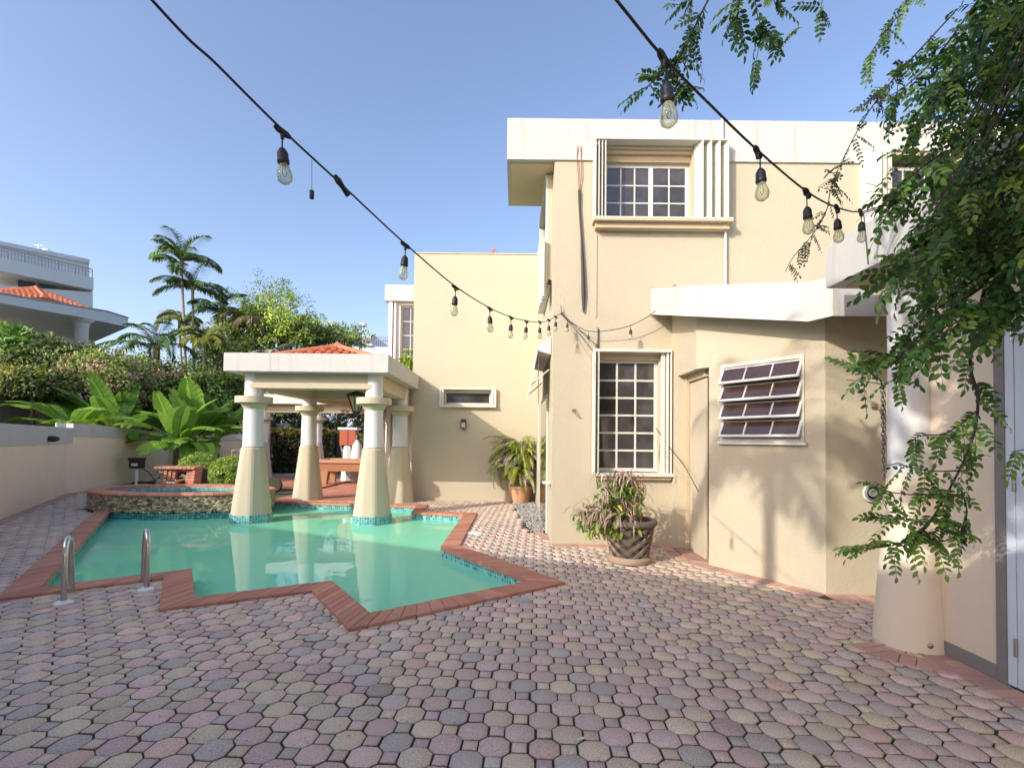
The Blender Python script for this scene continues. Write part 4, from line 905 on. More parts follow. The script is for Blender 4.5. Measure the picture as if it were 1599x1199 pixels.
J = WALLPTS[2]+(WALLPTS[3]-WALLPTS[2])*.25
zl = (P(87, 666, WALLPTS[2].y).z+P(30, 665, WALLPTS[1].y).z)/2; zcl = (P(87, 692, WALLPTS[2].y).z+P(30, 695, WALLPTS[1].y).z)/2
zr = P(105, 661, J.y).z; zcr = P(112, 681, J.y).z; zr2 = P(262, 676, 20).z; zcr2 = P(262, 687, 20).z
mb = MB(); wall_run(mb, WP[0], WP[1], -.3, -.3, zcl, zcl, 0, .18); wall_run(mb, WP[1], WP[2], -.3, -.3, zcl, zcl, 0, .18); wall_run(mb, WP[2], J, -.3, -.3, zcl, zcl, 0, .18)
wall_run(mb, J, WP[3], -.3, -.3, zcr, zcr, 0, .18); wall_run(mb, WP[3], WP[4], -.3, -.3, zcr, zcr2, 0, .18); wall_run(mb, WP[4], Vector((-11, 21.4)), -.3, -.3, zcr2, zcr2, 0, .18); mb.build('wall_body', M['cream_garden_lifted'], wt)
mb = MB(); wall_run(mb, WP[0], WP[1], zcl, zcl, zl, zl, .02, .2); wall_run(mb, WP[1], WP[2], zcl, zcl, zl, zl, .021, .2); wall_run(mb, WP[2], J, zcl, zcl, zl, zl, .022, .2)
wall_run(mb, J, WP[3], zcr, zcr, zr, zr, .023, .2); wall_run(mb, WP[3], WP[4], zcr, zcr2, zr, zr2, .024, .2); wall_run(mb, WP[4], Vector((-11, 21.4)), zcr2, zcr2, zr2, zr2, .025, .2); mb.build('coping', M['white'], wt)
q = P(76, 685, 12.0); d = (WALLPTS[2]-WALLPTS[1]).normalized(); k = (q.x-WALLPTS[1].x)/d.x if abs(d.x) > 1e-3 else 0
def onwall(px, i):
    a, b = WALLPTS[i], WALLPTS[i+1]; r = ray(px, 600); kk = r.x/r.y; u = b-a; t = (a.x-kk*a.y)/(kk*u.y-u.x); return a+u*t, u.normalized()
pw, uu = onwall(76, 1); zz = P(76, 685, pw.y).z; nv = V(uu.y, -uu.x, 0); c = V(pw.x, pw.y, zz)+nv*.03
t = thing('wall_light', 'small black bullet light on the white coping of the garden wall', 'lamp', c); mb = MB(); mb.tube([c, c+nv*.04, c+nv*.05], [.07, .07, .05], 14); mb.tube([c+nv*.05, c+nv*.13, c+nv*.2], [.075, .07, .03], 14); mb.build('housing', M['dark'], t, smooth=True)
pw, uu = onwall(93, 2); zz = P(93, 666, pw.y).z; c = V(pw.x, pw.y, zz)+V(uu.y, -uu.x, 0)*.03; mb = MB(); mb.obox(c, V(uu.x, uu.y, 0), nv, Z, -.18, .18, 0, .05, -.09, .09); mb.build('junction_box', M['plastic'], wt, bevel=.02)
# pump timer on a post
q = G(213, 757); q = V(q.x, q.y, 0); kx = P(213, 735, q.y); t = thing('timer_box', 'black electrical timer box on a short white pipe by the garden wall', 'timer box', q); zz = P(213, 723, q.y).z
mb = MB(); mb.tube([q, q+Z*(zz-.2)], .05, 10); mb.build('pipe', M['plastic'], t, smooth=True); mb = MB(); mb.box(q.x-.19, q.x+.19, q.y-.12, q.y+.12, zz-.17, zz+.15); mb.box(q.x-.22, q.x+.21, q.y-.14, q.y+.14, zz+.10, zz+.18); mb.build('box', M['dark'], t, bevel=.02)
mb = MB(); mb.box(q.x-.09, q.x+.11, q.y-.131, q.y-.121, zz-.09, zz+.0); mb.build('label_plate', M['plastic'], t); mb = MB(); mb.tube([q+V(.15, 0, zz-.15), q+V(.3, .1, zz-.3), q+V(.6, .1, .1)], .012, 6); mb.tube([q+V(-.15, 0, .05), q+V(.2, 0, .1), q+V(.6, 0, .05)], .03, 6); mb.build('hose', M['black'], t)
# ================================================================== WALL FITTINGS
q = P(724, 662, YW); t = thing('wall_lamp', 'black square wall lamp with frosted glass on the cream back wall', 'wall lamp', (q.x, YW, q.z)); q = V(q.x, YW, q.z)
mb = MB(); mb.box(q.x-.065, q.x+.065, YW-.10, YW-.001, q.z+.04, q.z+.12); mb.box(q.x-.07, q.x-.055, YW-.11, YW-.001, q.z-.10, q.z+.04); mb.box(q.x+.055, q.x+.07, YW-.11, YW-.001, q.z-.10, q.z+.04); mb.box(q.x-.06, q.x+.06, YW-.10, YW-.001, q.z-.12, q.z-.10); mb.tube([q+V(0, -.05, -.12), q+V(.03, -.05, -.17)], .012, 6); mb.build('housing', M['dark'], t); mb = MB(); mb.box(q.x-.05, q.x+.05, YW-.09, YW-.02, q.z-.099, q.z+.04); mb.build('lamp_glass', M['marble'], t)
def hook(q, lab, s=1.0, nv=V(0, -1, 0)):
    u = nv.cross(Z); mb = MB(); mb.obox(q, u, nv, Z, -.03*s, .02*s, .001, .02, -.02*s, .03*s)
    mb.tube([q+nv*.03+Z*.01*s, q+nv*.06+u*-.02*s, q+nv*.06+u*-.03*s-Z*.05*s, q+nv*.04+u*-.06*s-Z*.09*s, q+nv*.05-u*.085*s-Z*.08*s], .008*s, 6); return tag(mb.build('wall_hook', M['hook']), lab, 'hook')
hook(P(895, 641, YF), 'small rusty hook on the cream front wall left of the tall window', 1.0)
u_ = (P3-P2).normalized(); hook(P(1362, 632, 5.2), 'rusty hook on the bay wall next to the hanging chain', 1.0)
hook(P(877, 490, YF), 'small hook on the front wall that carries the string lights', .8)
hook(P(1052, 447, 7.45), 'small dark hook on the left end of the bay roof band', .6)
# round vent
q = P(1361, 769, 5.20); mb = MB(); 
def disc(mb, q, prof, n=28, axis='y'):
    k = MB(); k.lathe((0, 0, 0), prof, n); k.v = [tuple(Vector(q)+Matrix.Rotation(PI/2, 3, 'X') @ Vector(v)) for v in k.v]; mb.add(k.v, k.f)
t = thing('round_vent', 'round grey dryer vent low on the shaded bay wall', 'vent', q); disc(mb, q, [(.085, .002), (.085, .02), (.07, .03), (.068, .012), (.045, .012), (.045, .03), (.03, .035), (.028, .02), (.01, .02)]); mb.build('ring', mat('grey_vent', (.20, .22, .21), .5), t, smooth=True)
mb = MB(); disc(mb, q, [(.097, .001), (.097, .008), (.086, .012)]); mb.build('flange', M['plastic'], t, smooth=True)
# chain
top = P(1377, 600, 4.7); bot = P(1380, 748, 4.7); t = thing('rain_chain', 'grey steel chain hanging down beside the tapered porch column', 'chain', top); mb = MB(); n = 22; l = (top.z-bot.z)/n
def link(mb, c, r, h, ax, rad=.0052):
    pts = []
    for k in range(13):
        a = 2*PI*k/12; pts.append(c+ax*(r*math.cos(a))+Z*(h*math.sin(a)))
    mb.tube(pts, rad, 5)
for k in range(n):
    f = (k+.5)/n; c = top.lerp(bot, f); link(mb, c, .014, l*.66, V(1, 0, 0) if k % 2 else V(.5, .8, 0).normalized())
    if k < n*.6: link(mb, c+V(.012, -.012, 0), .011, l*.66, V(.3, .9, 0).normalized() if k % 2 else V(1, 0, 0))
mb.tube([top, V(top.x, top.y+.25, top.z+.06), V(top.x, 5.19, top.z+.1)], .006, 6); mb.build('links', mat('chain_steel', (.18, .16, .15), .45, metal=.7), t, smooth=True)
# loose cable on the front wall
t = thing('loose_cable', 'old black cable hanging loose down the upper front wall from two thin red wires', 'cable', P(905, 300, YF)); mb = MB(); yy = YF-.03
pts = [P(904.5, 297, yy), P(905, 325, yy), P(908, 370, yy), P(910, 420, yy), P(911, 460, yy), P(911, 487, yy)]; mb.tube(pts, [.022, .016, .016, .026, .032, .012], 8); mb.build('sheath', M['cable'], t, smooth=True)
for dx in (0, 5):
    mb = MB(); mb.tube([P(902+dx, 228, YF-.05), P(901+dx*1.3, 250, yy), P(903+dx, 275, yy), P(904.5, 298, yy)], .006, 6); mb.build('wire', mat('red_wire', (.3, .10, .07), .6), t)
# ================================================================== STRING LIGHTS
def bulb(t, p, s=1.0, tilt=(0, 0)):
    p = Vector(p); mb = MB()
    c = p+V(0, 0, -.055*s); mb.tube([p, c], .0035*s, 6)
    Mx = Matrix.Rotation(tilt[0], 3, 'X') @ Matrix.Rotation(tilt[1], 3, 'Y')
    k = MB(); k.lathe((0, 0, 0), [(.006, .0), (.012, -.006), (.021, -.022), (.022, -.05), (.0235, -.052), (.0235, -.062), (.020, -.068)], 16); k.v = [tuple(c+Mx @ (Vector(v)*s)) for v in k.v]; mb.add(k.v, k.f)
    so_ = mb.build('socket', M['black'], t, smooth=True)
    k = MB(); k.lathe((0, 0, 0), [(.014, -.062), (.018, -.075), (.029, -.105), (.0305, -.12), (.026, -.138), (.012, -.149), (.001, -.151)], 20); k.v = [tuple(c+Mx @ (Vector(v)*s)) for v in k.v]
    k.build('bulb', M['bulb'], so_, smooth=True)
    k = MB(); k.tube([V(-.004, 0, -.07), V(-.008, 0, -.11), V(0, .004, -.122), V(.008, 0, -.11), V(.004, 0, -.07)], .0015, 4); k.v = [tuple(c+Mx @ (Vector(v)*s)) for v in k.v]; k.build('filament', M['dark'], so_)
def joint(mb, p, d, s=1):
    mb.tube([p-d*.035*s, p-d*.02*s, p+d*.02*s, p+d*.035*s], [.007*s, .013*s, .013*s, .007*s], 8); mb.tube([p, p-Z*.03*s], [.012*s, .007*s], 8)
def curve(pts, n=10):
    pts = [Vector(p) for p in pts]; out = []
    for i in range(len(pts)-1):
        p0 = pts[max(i-1, 0)]; p1 = pts[i]; p2 = pts[i+1]; p3 = pts[min(i+2, len(pts)-1)]
        for k in range(n):
            u = k/n; out.append(.5*((2*p1)+(p2-p0)*u+(2*p0-5*p1+4*p2-p3)*u*u+(3*p1-p0-3*p2+p3)*u**3))
    return out+[pts[-1]]
D1 = lambda px: 1.526/(.298-(px-800)/F_PX)
sl = thing('string_light', 'long black bulb string sagging from top left down to the front wall corner', 'string light', P(877, 490, 7.6), 'outdoor bulb strings')
cp = [(235, -2), (340, 102.5), (441, 203), (535, 290), (633, 381), (711, 447), (765, 481), (798, 495), (822, 501), (843, 503), (857, 500), (868, 494), (877, 489)]
pts = [P(x, y, D1(x)) for x, y in cp]; pts[-1] = P(877, 489, 7.58); st = pts[0]+(pts[0]-pts[2])*1.6+V(0, 0, .12); pts = [st]+pts; cv = curve(pts)
mb = MB(); mb.tube(cv, .0048, 8)
for (x, y) in ((441, 206), (633, 383), (711, 449), (765, 482), (798, 496), (822, 502), (843, 503), (857, 500), (868, 495)):
    p = P(x, y, D1(x)); joint(mb, p, V(.55, .6, -.25).normalized())
p = P(535, 292, D1(535)); mb.tube([p-V(.3, .5, -.4).normalized()*.06, p-V(.3, .5, -.4).normalized()*.03, p, p+V(.3, .5, -.4).normalized()*.045], [.010, .016, .012, .015], 8)
mb.build('cord', M['black'], sl, smooth=True)
for i, (x, y) in enumerate(((441, 210), (633, 385), (711, 451), (765, 484), (798, 498), (822, 503), (843, 505), (857, 502), (868, 497))): bulb(sl, P(x, y, D1(x)), 1.0 if i else 1.02, (random.gauss(0, .05), -.12 if i == 0 else random.gauss(0, .05)))
mb = MB(); p = P(487, 250, D1(487)); e = P(487, 297, D1(487)); mb.tube([p, e], .0012, 4); mb.tube([e, e-Z*.004, e-Z*.035, e-Z*.04], [.005, .011, .011, .007], 8); mb.build('socket_cap', M['black'], sl)
D2 = lambda px: 1.228/(1.07-(px-800)/F_PX)
s2 = thing('string_light', 'black bulb string from the top centre down to the white porch roof at right', 'string light', P(1380, 322, 3.9), 'outdoor bulb strings')
cp = [(962, 0), (1036, 90), (1110, 165), (1183, 235), (1261, 300), (1307, 324), (1344, 331), (1380, 322), (1430, 327), (1500, 345)]
def D2b(x): return D2(x) if x <= 1380 else D2(1380)+(x-1380)*.0005
pts = [P(x, y, D2b(x)) for x, y in cp]; st = pts[0]+(pts[0]-pts[1])*2; cv = curve([st]+pts); mb = MB(); mb.tube(cv, .0048, 8)
for (x, y) in ((1036, 92), (1183, 238), (1261, 302), (1307, 326), (1344, 332)): joint(mb, P(x, y, D2(x)), V(.6, .5, -.4).normalized())
mb.tube([P(1255, 294, D2(1255)), P(1258, 305, D2(1258))], .009, 6)
q = P(1378, 324, D2(1380)); mb.tube([q, V(XO-.004, q.y, q.z-.05), V(XO-.006, q.y-.05, zs+.03)], .005, 6)
mb.build('cord', M['black'], s2, smooth=True)
for (x, y) in ((1040, 104), (1187, 244), (1260, 307), (1307, 328), (1345, 334)): bulb(s2, P(x, y, D2(x)), 1.0, (random.gauss(0, .04), random.uniform(-.12, .0)))
s3 = thing('string_light', 'thin slack string with three small bulbs between the wall hook and the bay roof band', 'string light', P(877, 490, 7.6), 'outdoor bulb strings')
cp = [(877, 490, 7.58), (895, 505, 7.55), (919, 517, 7.5), (950, 516, 7.48), (985, 508, 7.46), (1018, 490, 7.44), (1040, 465, 7.43), (1052, 447, 7.43)]
pts = [P(*c) for c in cp]; mb = MB(); mb.tube(curve(pts), .006, 6)
mb.tube(curve([P(877, 491, 7.6), P(905, 522, 7.6), P(925, 548, 7.62)]), .005, 5); mb.tube(curve([P(877, 491, 7.6), P(910, 520, 7.6), P(938, 545, 7.62)]), .005, 5)
mb.tube(curve([P(877, 489, 7.6), P(876, 480, 7.6), P(876, 476, 7.62)]), .005, 5); mb.build('cord', M['cable'], s3, smooth=True)
for (x, y, Y, s) in ((919, 518, 7.5, .95), (985, 508, 7.46, 1.1), (1043, 458, 7.42, 1.1)): bulb(s3, P(x, y, Y), s)
bulb(s3, P(886, 500, 7.5), .9)
mb = MB(); mb.tube(curve([P(1024, 668, 7.6), P(1047, 700, 7.55), P(1070, 730, 6.9), P(1091, 768, 6.7)]), .006, 6); tag(mb.build('cord', M['cable']), 'thin grey cord hanging from the tall window across to the door corner', 'cord')
# ================================================================== POTTED PLANTS
pc = G(812, 784); pc = V(pc.x, pc.y, 0)
t = thing('potted_fern', 'bushy drooping fern in a round terracotta pot by the inner wall corner', 'potted plant', pc)
mb = MB(); mb.lathe(pc, [(.21, 0), (.22, .02), (.29, .36), (.32, .37), (.325, .43), (.29, .43), (.27, .38)], 32); mb.build('pot', M['terra'], t, smooth=True)
acc = new_acc(); acc2 = new_acc(); mbr = MB()
for i in range(330):
    az = random.uniform(0, 2*PI); up = random.uniform(.1, 1.4); L = random.uniform(.45, .85)
    base = pc+V(math.cos(az)*random.uniform(.05, .3), math.sin(az)*random.uniform(.03, .28), .62+random.uniform(0, .85)); old = random.random() < (.55 if up < .7 else .2)
    col = random.choice([(.40, .37, .34), (.32, .26, .20), (.48, .44, .42)]) if old else random.choice([(.32, .44, .07), (.44, .52, .08), (.20, .32, .06), (.52, .52, .10)])
    pts = frond(acc2 if old else acc, base, az, L, up, random.uniform(1.6, 2.8), 22, .13, .017, col, .1)
    mbr.tube(pts, [.006*(1-k/len(pts))+.002 for k in range(len(pts))], 4)
acc_build('fronds', M['leaf'], t, acc); acc_build('old_fronds', M['dry'], t, acc2); mbr.build('stalks', mat('fern_stalk', (.16, .13, .06), .7), t)
# woven planter
pc = G(984, 878); pc = V(pc.x, pc.y+.06, 0)
t = thing('woven_planter', 'dark weathered basket-weave planter with drooping brown and green leaves', 'potted plant', pc)
SS = 1.0; rb, rt_, H = .245, .325, .50
mb = MB(); mb.lathe(pc, [(.255, .0), (.285, .02), (.29, .06), (.262, .09), (.245, .09)], 36); mb.build('saucer', mat('planter_foot', (.36, .26, .18), .85, var=[(10, .5, (.25, .18, .12))]), t, smooth=True)
mb = MB(); mb.lathe(pc, [(rb-.012, .05), (rt_-.022, H)], 36, cap=False); mb.build('bowl', M['planterd'], t, smooth=True)
mb = MB(); prof = [(rt_-.02, H-.02), (rt_+.015, H-.01), (rt_+.038, H+.02), (rt_+.035, H+.055), (rt_+.005, H+.075), (rt_-.03, H+.07), (rt_-.045, H+.03), (rt_-.045, H-.06)]; mb.lathe(pc, prof, 40, cap=False); mb.build('rim', mat('mossy_rim', (.13, .10, .08), .9, var=[(12, .6, (.07, .06, .045)), (30, .3, (.22, .18, .14))], bump=[(50, .4)]), t, smooth=True)
mb = MB(); nu, nv_ = 20, 6; z0, z1 = .085, H-.015
def sp(u, v, n): z = z0+(z1-z0)*v; r = rb+(rt_-rb)*(z-.05)/(H-.05)-.012+n; a = 2*PI*u; return V(pc.x+r*math.cos(a), pc.y+r*math.sin(a), z)
for i in range(nu):
    for j in range(nv_):
        s_ = 1 if (i+j) % 2 else -1
        for k in range(3):
            o = (k-1)*.33
            pts = []
            for q in range(5):
                f = -.62+1.24*q/4; uu = (i+.5+f+o*.5)/nu; vv = (j+.5+s_*f-s_*o*.5)/nv_
                pts.append((uu, min(max(vv, 0), 1), .006+.016*(1-(f/.62)**2)))
            for a, b in zip(pts[:-1], pts[1:]):
                du = .07/nu
                mb.add([sp(a[0]-du, a[1], .0), sp(a[0], a[1], a[2]), sp(a[0]+du*1.3, a[1], .0), sp(b[0]-du, b[1], .0), sp(b[0], b[1], b[2]), sp(b[0]+du*1.3, b[1], .0)], [(0, 1, 4, 3), (1, 2, 5, 4)])
mb.build('weave', M['planter'], t)
mb = MB(); mb.lathe(pc, [(.01, H-.03), (rt_-.05, H-.03)], 24); mb.build('soil', M['soil'], t)
mbc = MB()
def ribbon(mb, p, az, L, up, dr, w_, col, curl=0):
    pts = []; p = Vector(p); e = up; a = az
    for k in range(11):
        pts.append((p.copy(), a)); h = V(math.cos(a), math.sin(a), 0); p = p+(h*math.cos(e)+Z*math.sin(e))*L/10; e -= dr/10; a += curl/10
    vs = []
    for k, (q, a) in enumerate(pts):
        s = V(-math.sin(a), math.cos(a), 0)*w_*math.sin(PI*(.08+.88*k/10)); vs += [q-s, q+V(0, 0, -.25*s.length), q+s]
    mb.add(vs, [(3*k+i, 3*k+i+1, 3*k+i+4, 3*k+i+3) for k in range(10) for i in (0, 1)], col)
tips = []
stems = MB()
for i in range(34):
    az = random.choice([PI, PI*.9, PI*1.15, PI*1.3, PI*.75, PI*1.5, 0.1, PI*.5]); az += random.gauss(0, .3); lean = random.uniform(.1, .9) if math.cos(az) < 0 else random.uniform(.02, .3)
    h = random.uniform(.15, .75); b = pc+V(random.uniform(-.2, .1), random.uniform(-.12, .12), H-.03); e = b+V(math.cos(az)*lean*.62, math.sin(az)*lean*.4, h if lean < .5 else h*.35)
    stems.tube(curve([b, b.lerp(e, .5)+Z*.10, e], 4), [.008]*9, 5); tips.append(e)
stems.build('stems', M['twig'], t)
gr = new_acc()
for e in tips:
    for k in range(11):
        az = random.uniform(0, 2*PI); col = jit(random.choice([(.38, .26, .20), (.46, .33, .26), (.28, .18, .14), (.52, .38, .30)]), .2)
        ribbon(mbc, e+Vector(rng.normal(0, .02, 3)), az, random.uniform(.22, .42), random.uniform(.2, 1.1), random.uniform(1.8, 3.6), random.uniform(.007, .012), col, random.gauss(0, .9))
    for k in range(26):
        d = Vector(runit(1)[0])+V(0, 0, -.2); gr['c'].append(e+Vector(rng.normal(0, .06, 3))-Z*.12); gr['d'].append(d); gr['n'].append(V(0, 0, 1)+Vector(runit(1)[0])*.5); gr['L'].append(random.uniform(.06, .13)); gr['W'].append(.045); gr['col'].append(jit(random.choice([(.22, .36, .06), (.40, .44, .07), (.15, .24, .04)]), .25))
mbc.build('curled_leaves', M['dry'], t); acc_build('green_leaves', M['leaf'], t, gr, LEAF)
mbo = MB(); 
for k in range(9): 
    b = pc+V(random.uniform(.02, .14), random.uniform(-.1, .1), H); ribbon(mbo, b+Z*random.uniform(0, .25), random.uniform(0, 6.3), random.uniform(.15, .3), random.uniform(.6, 1.4), random.uniform(.5, 2.5), .016, jit((.42, .16, .06), .25), .5)
mbo.build('orange_leaves', M['dry'], t)
# ================================================================== BANANAS
def banana_leaf(mb, base, az, L, W, up, droop, col, seed, split=.5):
    """one blade: a folded, arching sheet with torn, slightly displaced strips"""
    rr = random.Random(seed); p = Vector(base); n = 26; mid = []; e = up
    pet = L*.16
    for k in range(n+1):
        t = k/n; mid.append((p.copy(), e)); h = V(math.cos(az), math.sin(az), 0); p = p+(h*math.cos(e)+Z*math.sin(e))*L/n; e = up-droop*(k/n)**1.4
    s = V(-math.sin(az), math.cos(az), 0); h = V(math.cos(az), math.sin(az), 0)
    k0 = 4
    tears = {(sg, k) for sg in (-1, 1) for k in range(k0+2, n) if rr.random() < split*.35}
    for sg in (-1, 1):
        dz = rr.uniform(-.1, .2)
        for k in range(k0, n):
            if (sg, k) in tears: dz = rr.uniform(-.45, .35)
            q = []
            for kk in (k, k+1):
                t = (kk-k0)/(n-k0); w_ = W*.5*(math.sin(PI*min(1, t*.93+.06))**.55); c, ee = mid[kk]; nn = -h*math.sin(ee)+Z*math.cos(ee); tg = h*math.cos(ee)+Z*math.sin(ee)
                rp = .004*(1 if kk % 2 else -1)
                q.append((c, c+s*sg*w_*.5+nn*(w_*.12+rp)+tg*.04, c+s*sg*w_+nn*(w_*(.02+dz*.6)-rp)+tg*.10))
            (a0, a1, a2), (b0, b1, b2) = q
            if (sg, k+1) in tears: b1 = a1.lerp(b1, .93); b2 = a2.lerp(b2, .82)
            cc = jit(col, .06); mb.add([a0, a1, a2, b0, b1, b2], [(0, 1, 4, 3), (1, 2, 5, 4)], cc)
    mb.tube([m_[0]-Z*.006 for m_ in mid[:-2]], [.028*(1-k/(n+3)) for k in range(n-1)], 5, col=(col[0]*1.5, col[1]*1.3, col[2]*1.5))
BG = [(.18, .34, .045), (.26, .45, .055), (.12, .25, .04), (.15, .30, .045), (.10, .20, .04)]
def banana(base, h, leaves, lab, tilt=(0, 0)):
    t = thing('banana_plant', lab, 'banana plant', base, 'banana plants behind the garden wall'); b = Vector(base); top = b+V(tilt[0], tilt[1], h); mb = MB()
    mb.tube([b, b.lerp(top, .4)+V(.03, 0, 0), top], [.14, .115, .075], 12)
    mb.build('stem', M['bananabark'], t, smooth=True)
    for i, (az, L, W, up, dr) in enumerate(leaves):
        m2 = MB(); banana_leaf(m2, top-Z*random.uniform(0, .25), az, L, W, up, dr, random.choice(BG), random.random(), .6); m2.build('leaf', M['banana'], t, smooth=False)
def fan(n, L, W, az0=0, ups=(.3, 1.4), dr=(.7, 1.6)):
    return [(az0+2*PI*i/n+random.gauss(0, .25), L*random.uniform(.8, 1.15), W*random.uniform(.85, 1.15), random.uniform(*ups), random.uniform(*dr)) for i in range(n)]
q = P(180, 690, 17.6); banana((q.x, 17.6, 0), q.z+.35, [(PI*.97, 3.6, .7, .42, .55), (PI*1.05, 3.3, .7, .62, .8), (PI*.93, 3.4, .8, .72, .7), (PI*1.02, 3.7, .65, .22, .35), (PI*1.10, 3.5, .65, .08, .2), (PI*.99, 3.4, .6, .0, .1), (PI*.95, 3.0, .7, .9, 1.1), (PI*1.08, 2.9, .75, .95, 1.2), (PI*1.2, 2.4, .8, 1.05, .7), (PI*1.42, 2.3, .9, 1.32, .5), (PI*.6, 2.3, .8, 1.2, .8), (PI*1.62, 2.2, .75, .95, .8), (-.25, 2.2, .6, .75, .9), (PI*1.3, 2.0, .7, .5, .9), (PI*1.8, 1.9, .6, .4, 1.1)], 'large banana plant with long leaves leaning left over the garden wall')
q = P(112, 690, 16.2); banana((q.x, 16.2, 0), q.z+.35, [(PI*.96, 2.6, .65, .5, .9), (PI*1.05, 2.4, .65, .75, 1.1), (PI*.9, 2.3, .7, .95, 1.2), (PI*1.3, 1.9, .8, 1.0, 1.2), (.1, 2.2, .7, .6, 1.1), (-.4, 2.0, .7, .9, 1.3), (PI*.99, 2.6, .6, .15, .3), (PI*1.7, 1.8, .7, .7, 1.4)], 'banana plant at the left end of the clump just behind the wall lamp')
q = P(215, 695, 19.2); banana((q.x, 19.2, 0), q.z+.4, [(PI*1.45, 2.2, .9, 1.25, .4), (PI*1.6, 2.3, .85, 1.1, .6), (0, 2.1, .8, .9, .9), (PI*.9, 2.2, .8, 1.0, .8), (.4, 2.2, .8, 1.2, .7), (PI*1.2, 2.0, .7, .7, 1.0)], 'banana plant with broad upright sunlit leaves in the middle of the clump')
q = P(275, 695, 17.2); banana((q.x, 17.2, 0), q.z+.1, [(PI*1.5, 1.7, .8, .35, 1.4), (PI*1.25, 1.9, .8, .8, 1.2), (PI*.95, 2.0, .8, .6, 1.2), (PI*1.4, 2.0, .95, 1.35, .4), (PI*1.75, 2.0, .9, 1.1, .9), (-.2, 2.0, .8, .7, 1.2), (.6, 2.0, .8, 1.2, .7), (PI*1.1, 1.9, .7, .2, .9)], 'banana plant with a bare brown stem at the corner of the garden wall')
q = P(305, 700, 18.2); banana((q.x, 18.2, 0), q.z+.3, [(PI*1.55, 2.0, .9, .5, 1.5), (PI*1.75, 2.3, .9, .3, 1.2), (PI*1.3, 2.2, 1.0, 1.3, .4), (PI*1.85, 2.3, .9, .9, .8), (-.1, 2.3, .85, .55, .9), (PI*1.1, 2.2, .85, .9, .9), (PI*1.5, 2.3, 1.0, 1.45, .3), (PI*1.68, 2.1, .9, .05, 1.1), (.5, 2.1, .85, 1.2, .7)], 'banana plant with a thick reddish stem left of the pavilion column')
q = P(338, 695, 19.5); banana((q.x, 19.5, 0), q.z+.2, [(PI*1.5, 2.2, .95, 1.2, .6), (PI*1.75, 2.3, .9, .8, 1.0), (PI*1.2, 2.3, .9, 1.0, .9), (-.1, 2.2, .9, 1.1, .8), (PI*1.6, 2.2, .9, .3, 1.2), (PI*1.9, 2.2, .9, .5, 1.1)], 'banana plant half hidden behind the left pavilion column')
# ================================================================== HEDGES, SHRUBS
def ball(px, py, Y, r, lab, cols, leaf=.05, n=(150, 60)):
    q = P(px, py, Y); t = thing('round_shrub', lab, 'shrub', (q.x, Y, 0), 'clipped round shrubs'); trunk_mesh(t, (q.x, Y, 0), (q.x, Y, q.z), .05, .03, [], 'stem')
    crown('crown', t, (q.x, Y, q.z), (r, r, r*.85), 460, 26, leaf, .085, cols, fill=.93, low=-.8, rn=.02)
LIME = [(.30, .44, .06), (.20, .34, .05), (.38, .50, .08)]
ball(312, 736, 15.0, .60, 'clipped round lime-green shrub behind the brick fountain', LIME); ball(362, 738, 14.6, .55, 'clipped round lime-green shrub right behind the left pavilion column', LIME); ball(336, 742, 16.4, .5, 'clipped round shrub between and behind the two nearer lime shrubs', LIME)
def hedge(x0, x1, y0, y1, h, lab, cols, leaf=.09, n=9000):
    t = thing('hedge', lab, 'hedge', ((x0+x1)/2, (y0+y1)/2, 0)); pts = np.stack([rng.uniform(x0, x1, n), rng.uniform(y0, y1, n), rng.uniform(.05, h, n)], 1)
    f = rng.random(n) < .5; pts[f, 1] = y0+rng.uniform(0, .12, f.sum()); g = rng.random(n) < .25; pts[g, 2] = h-rng.uniform(0, .1, g.sum())+.06*np.sin(pts[g, 0]*4)
    d = runit(n)+np.array([0, -.4, .1]); nn = runit(n)*.6+np.array([0, -.5, .8]); top = pts[:, 2] > h-.22
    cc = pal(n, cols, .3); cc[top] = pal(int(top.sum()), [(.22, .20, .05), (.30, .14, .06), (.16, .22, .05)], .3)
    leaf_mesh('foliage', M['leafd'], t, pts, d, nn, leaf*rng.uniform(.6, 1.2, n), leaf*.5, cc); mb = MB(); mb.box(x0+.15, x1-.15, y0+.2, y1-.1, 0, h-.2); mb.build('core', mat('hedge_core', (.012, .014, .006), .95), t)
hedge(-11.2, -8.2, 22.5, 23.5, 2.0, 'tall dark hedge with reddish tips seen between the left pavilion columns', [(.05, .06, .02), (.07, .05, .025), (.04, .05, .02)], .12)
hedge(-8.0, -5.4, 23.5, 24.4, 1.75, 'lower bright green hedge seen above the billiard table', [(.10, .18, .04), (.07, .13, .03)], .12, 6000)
mbx = None
def bush(px, py, Y, r, lab, cols, leaf=.13, n=(90, 60), cl=.4, aspect=.5, fill=.5):
    q = P(px, py, Y); t = thing('shrub', lab, 'shrub', (q.x, Y, 0), 'shrubs beyond the garden wall'); c = V(q.x, Y, max(q.z, .4)); limbs = [c+V(r[0]*math.cos(a)*.6, r[1]*math.sin(a)*.6, r[2]*.5) for a in (0, 1.3, 2.6, 3.9, 5.2)]
    trunk_mesh(t, (q.x, Y, 0), c, .08, .05, limbs, 'stem'); crown('crown', t, c, r, n[0], n[1], leaf, cl, cols, aspect=aspect, fill=fill)
DK = [(.05, .085, .025), (.075, .115, .028), (.11, .15, .03)]
YG = [(.24, .27, .045), (.14, .19, .035), (.34, .33, .06)]
FL = [(.27, .36, .09), (.34, .42, .11), (.19, .27, .07), (.25, .34, .08), (.50, .34, .22)]
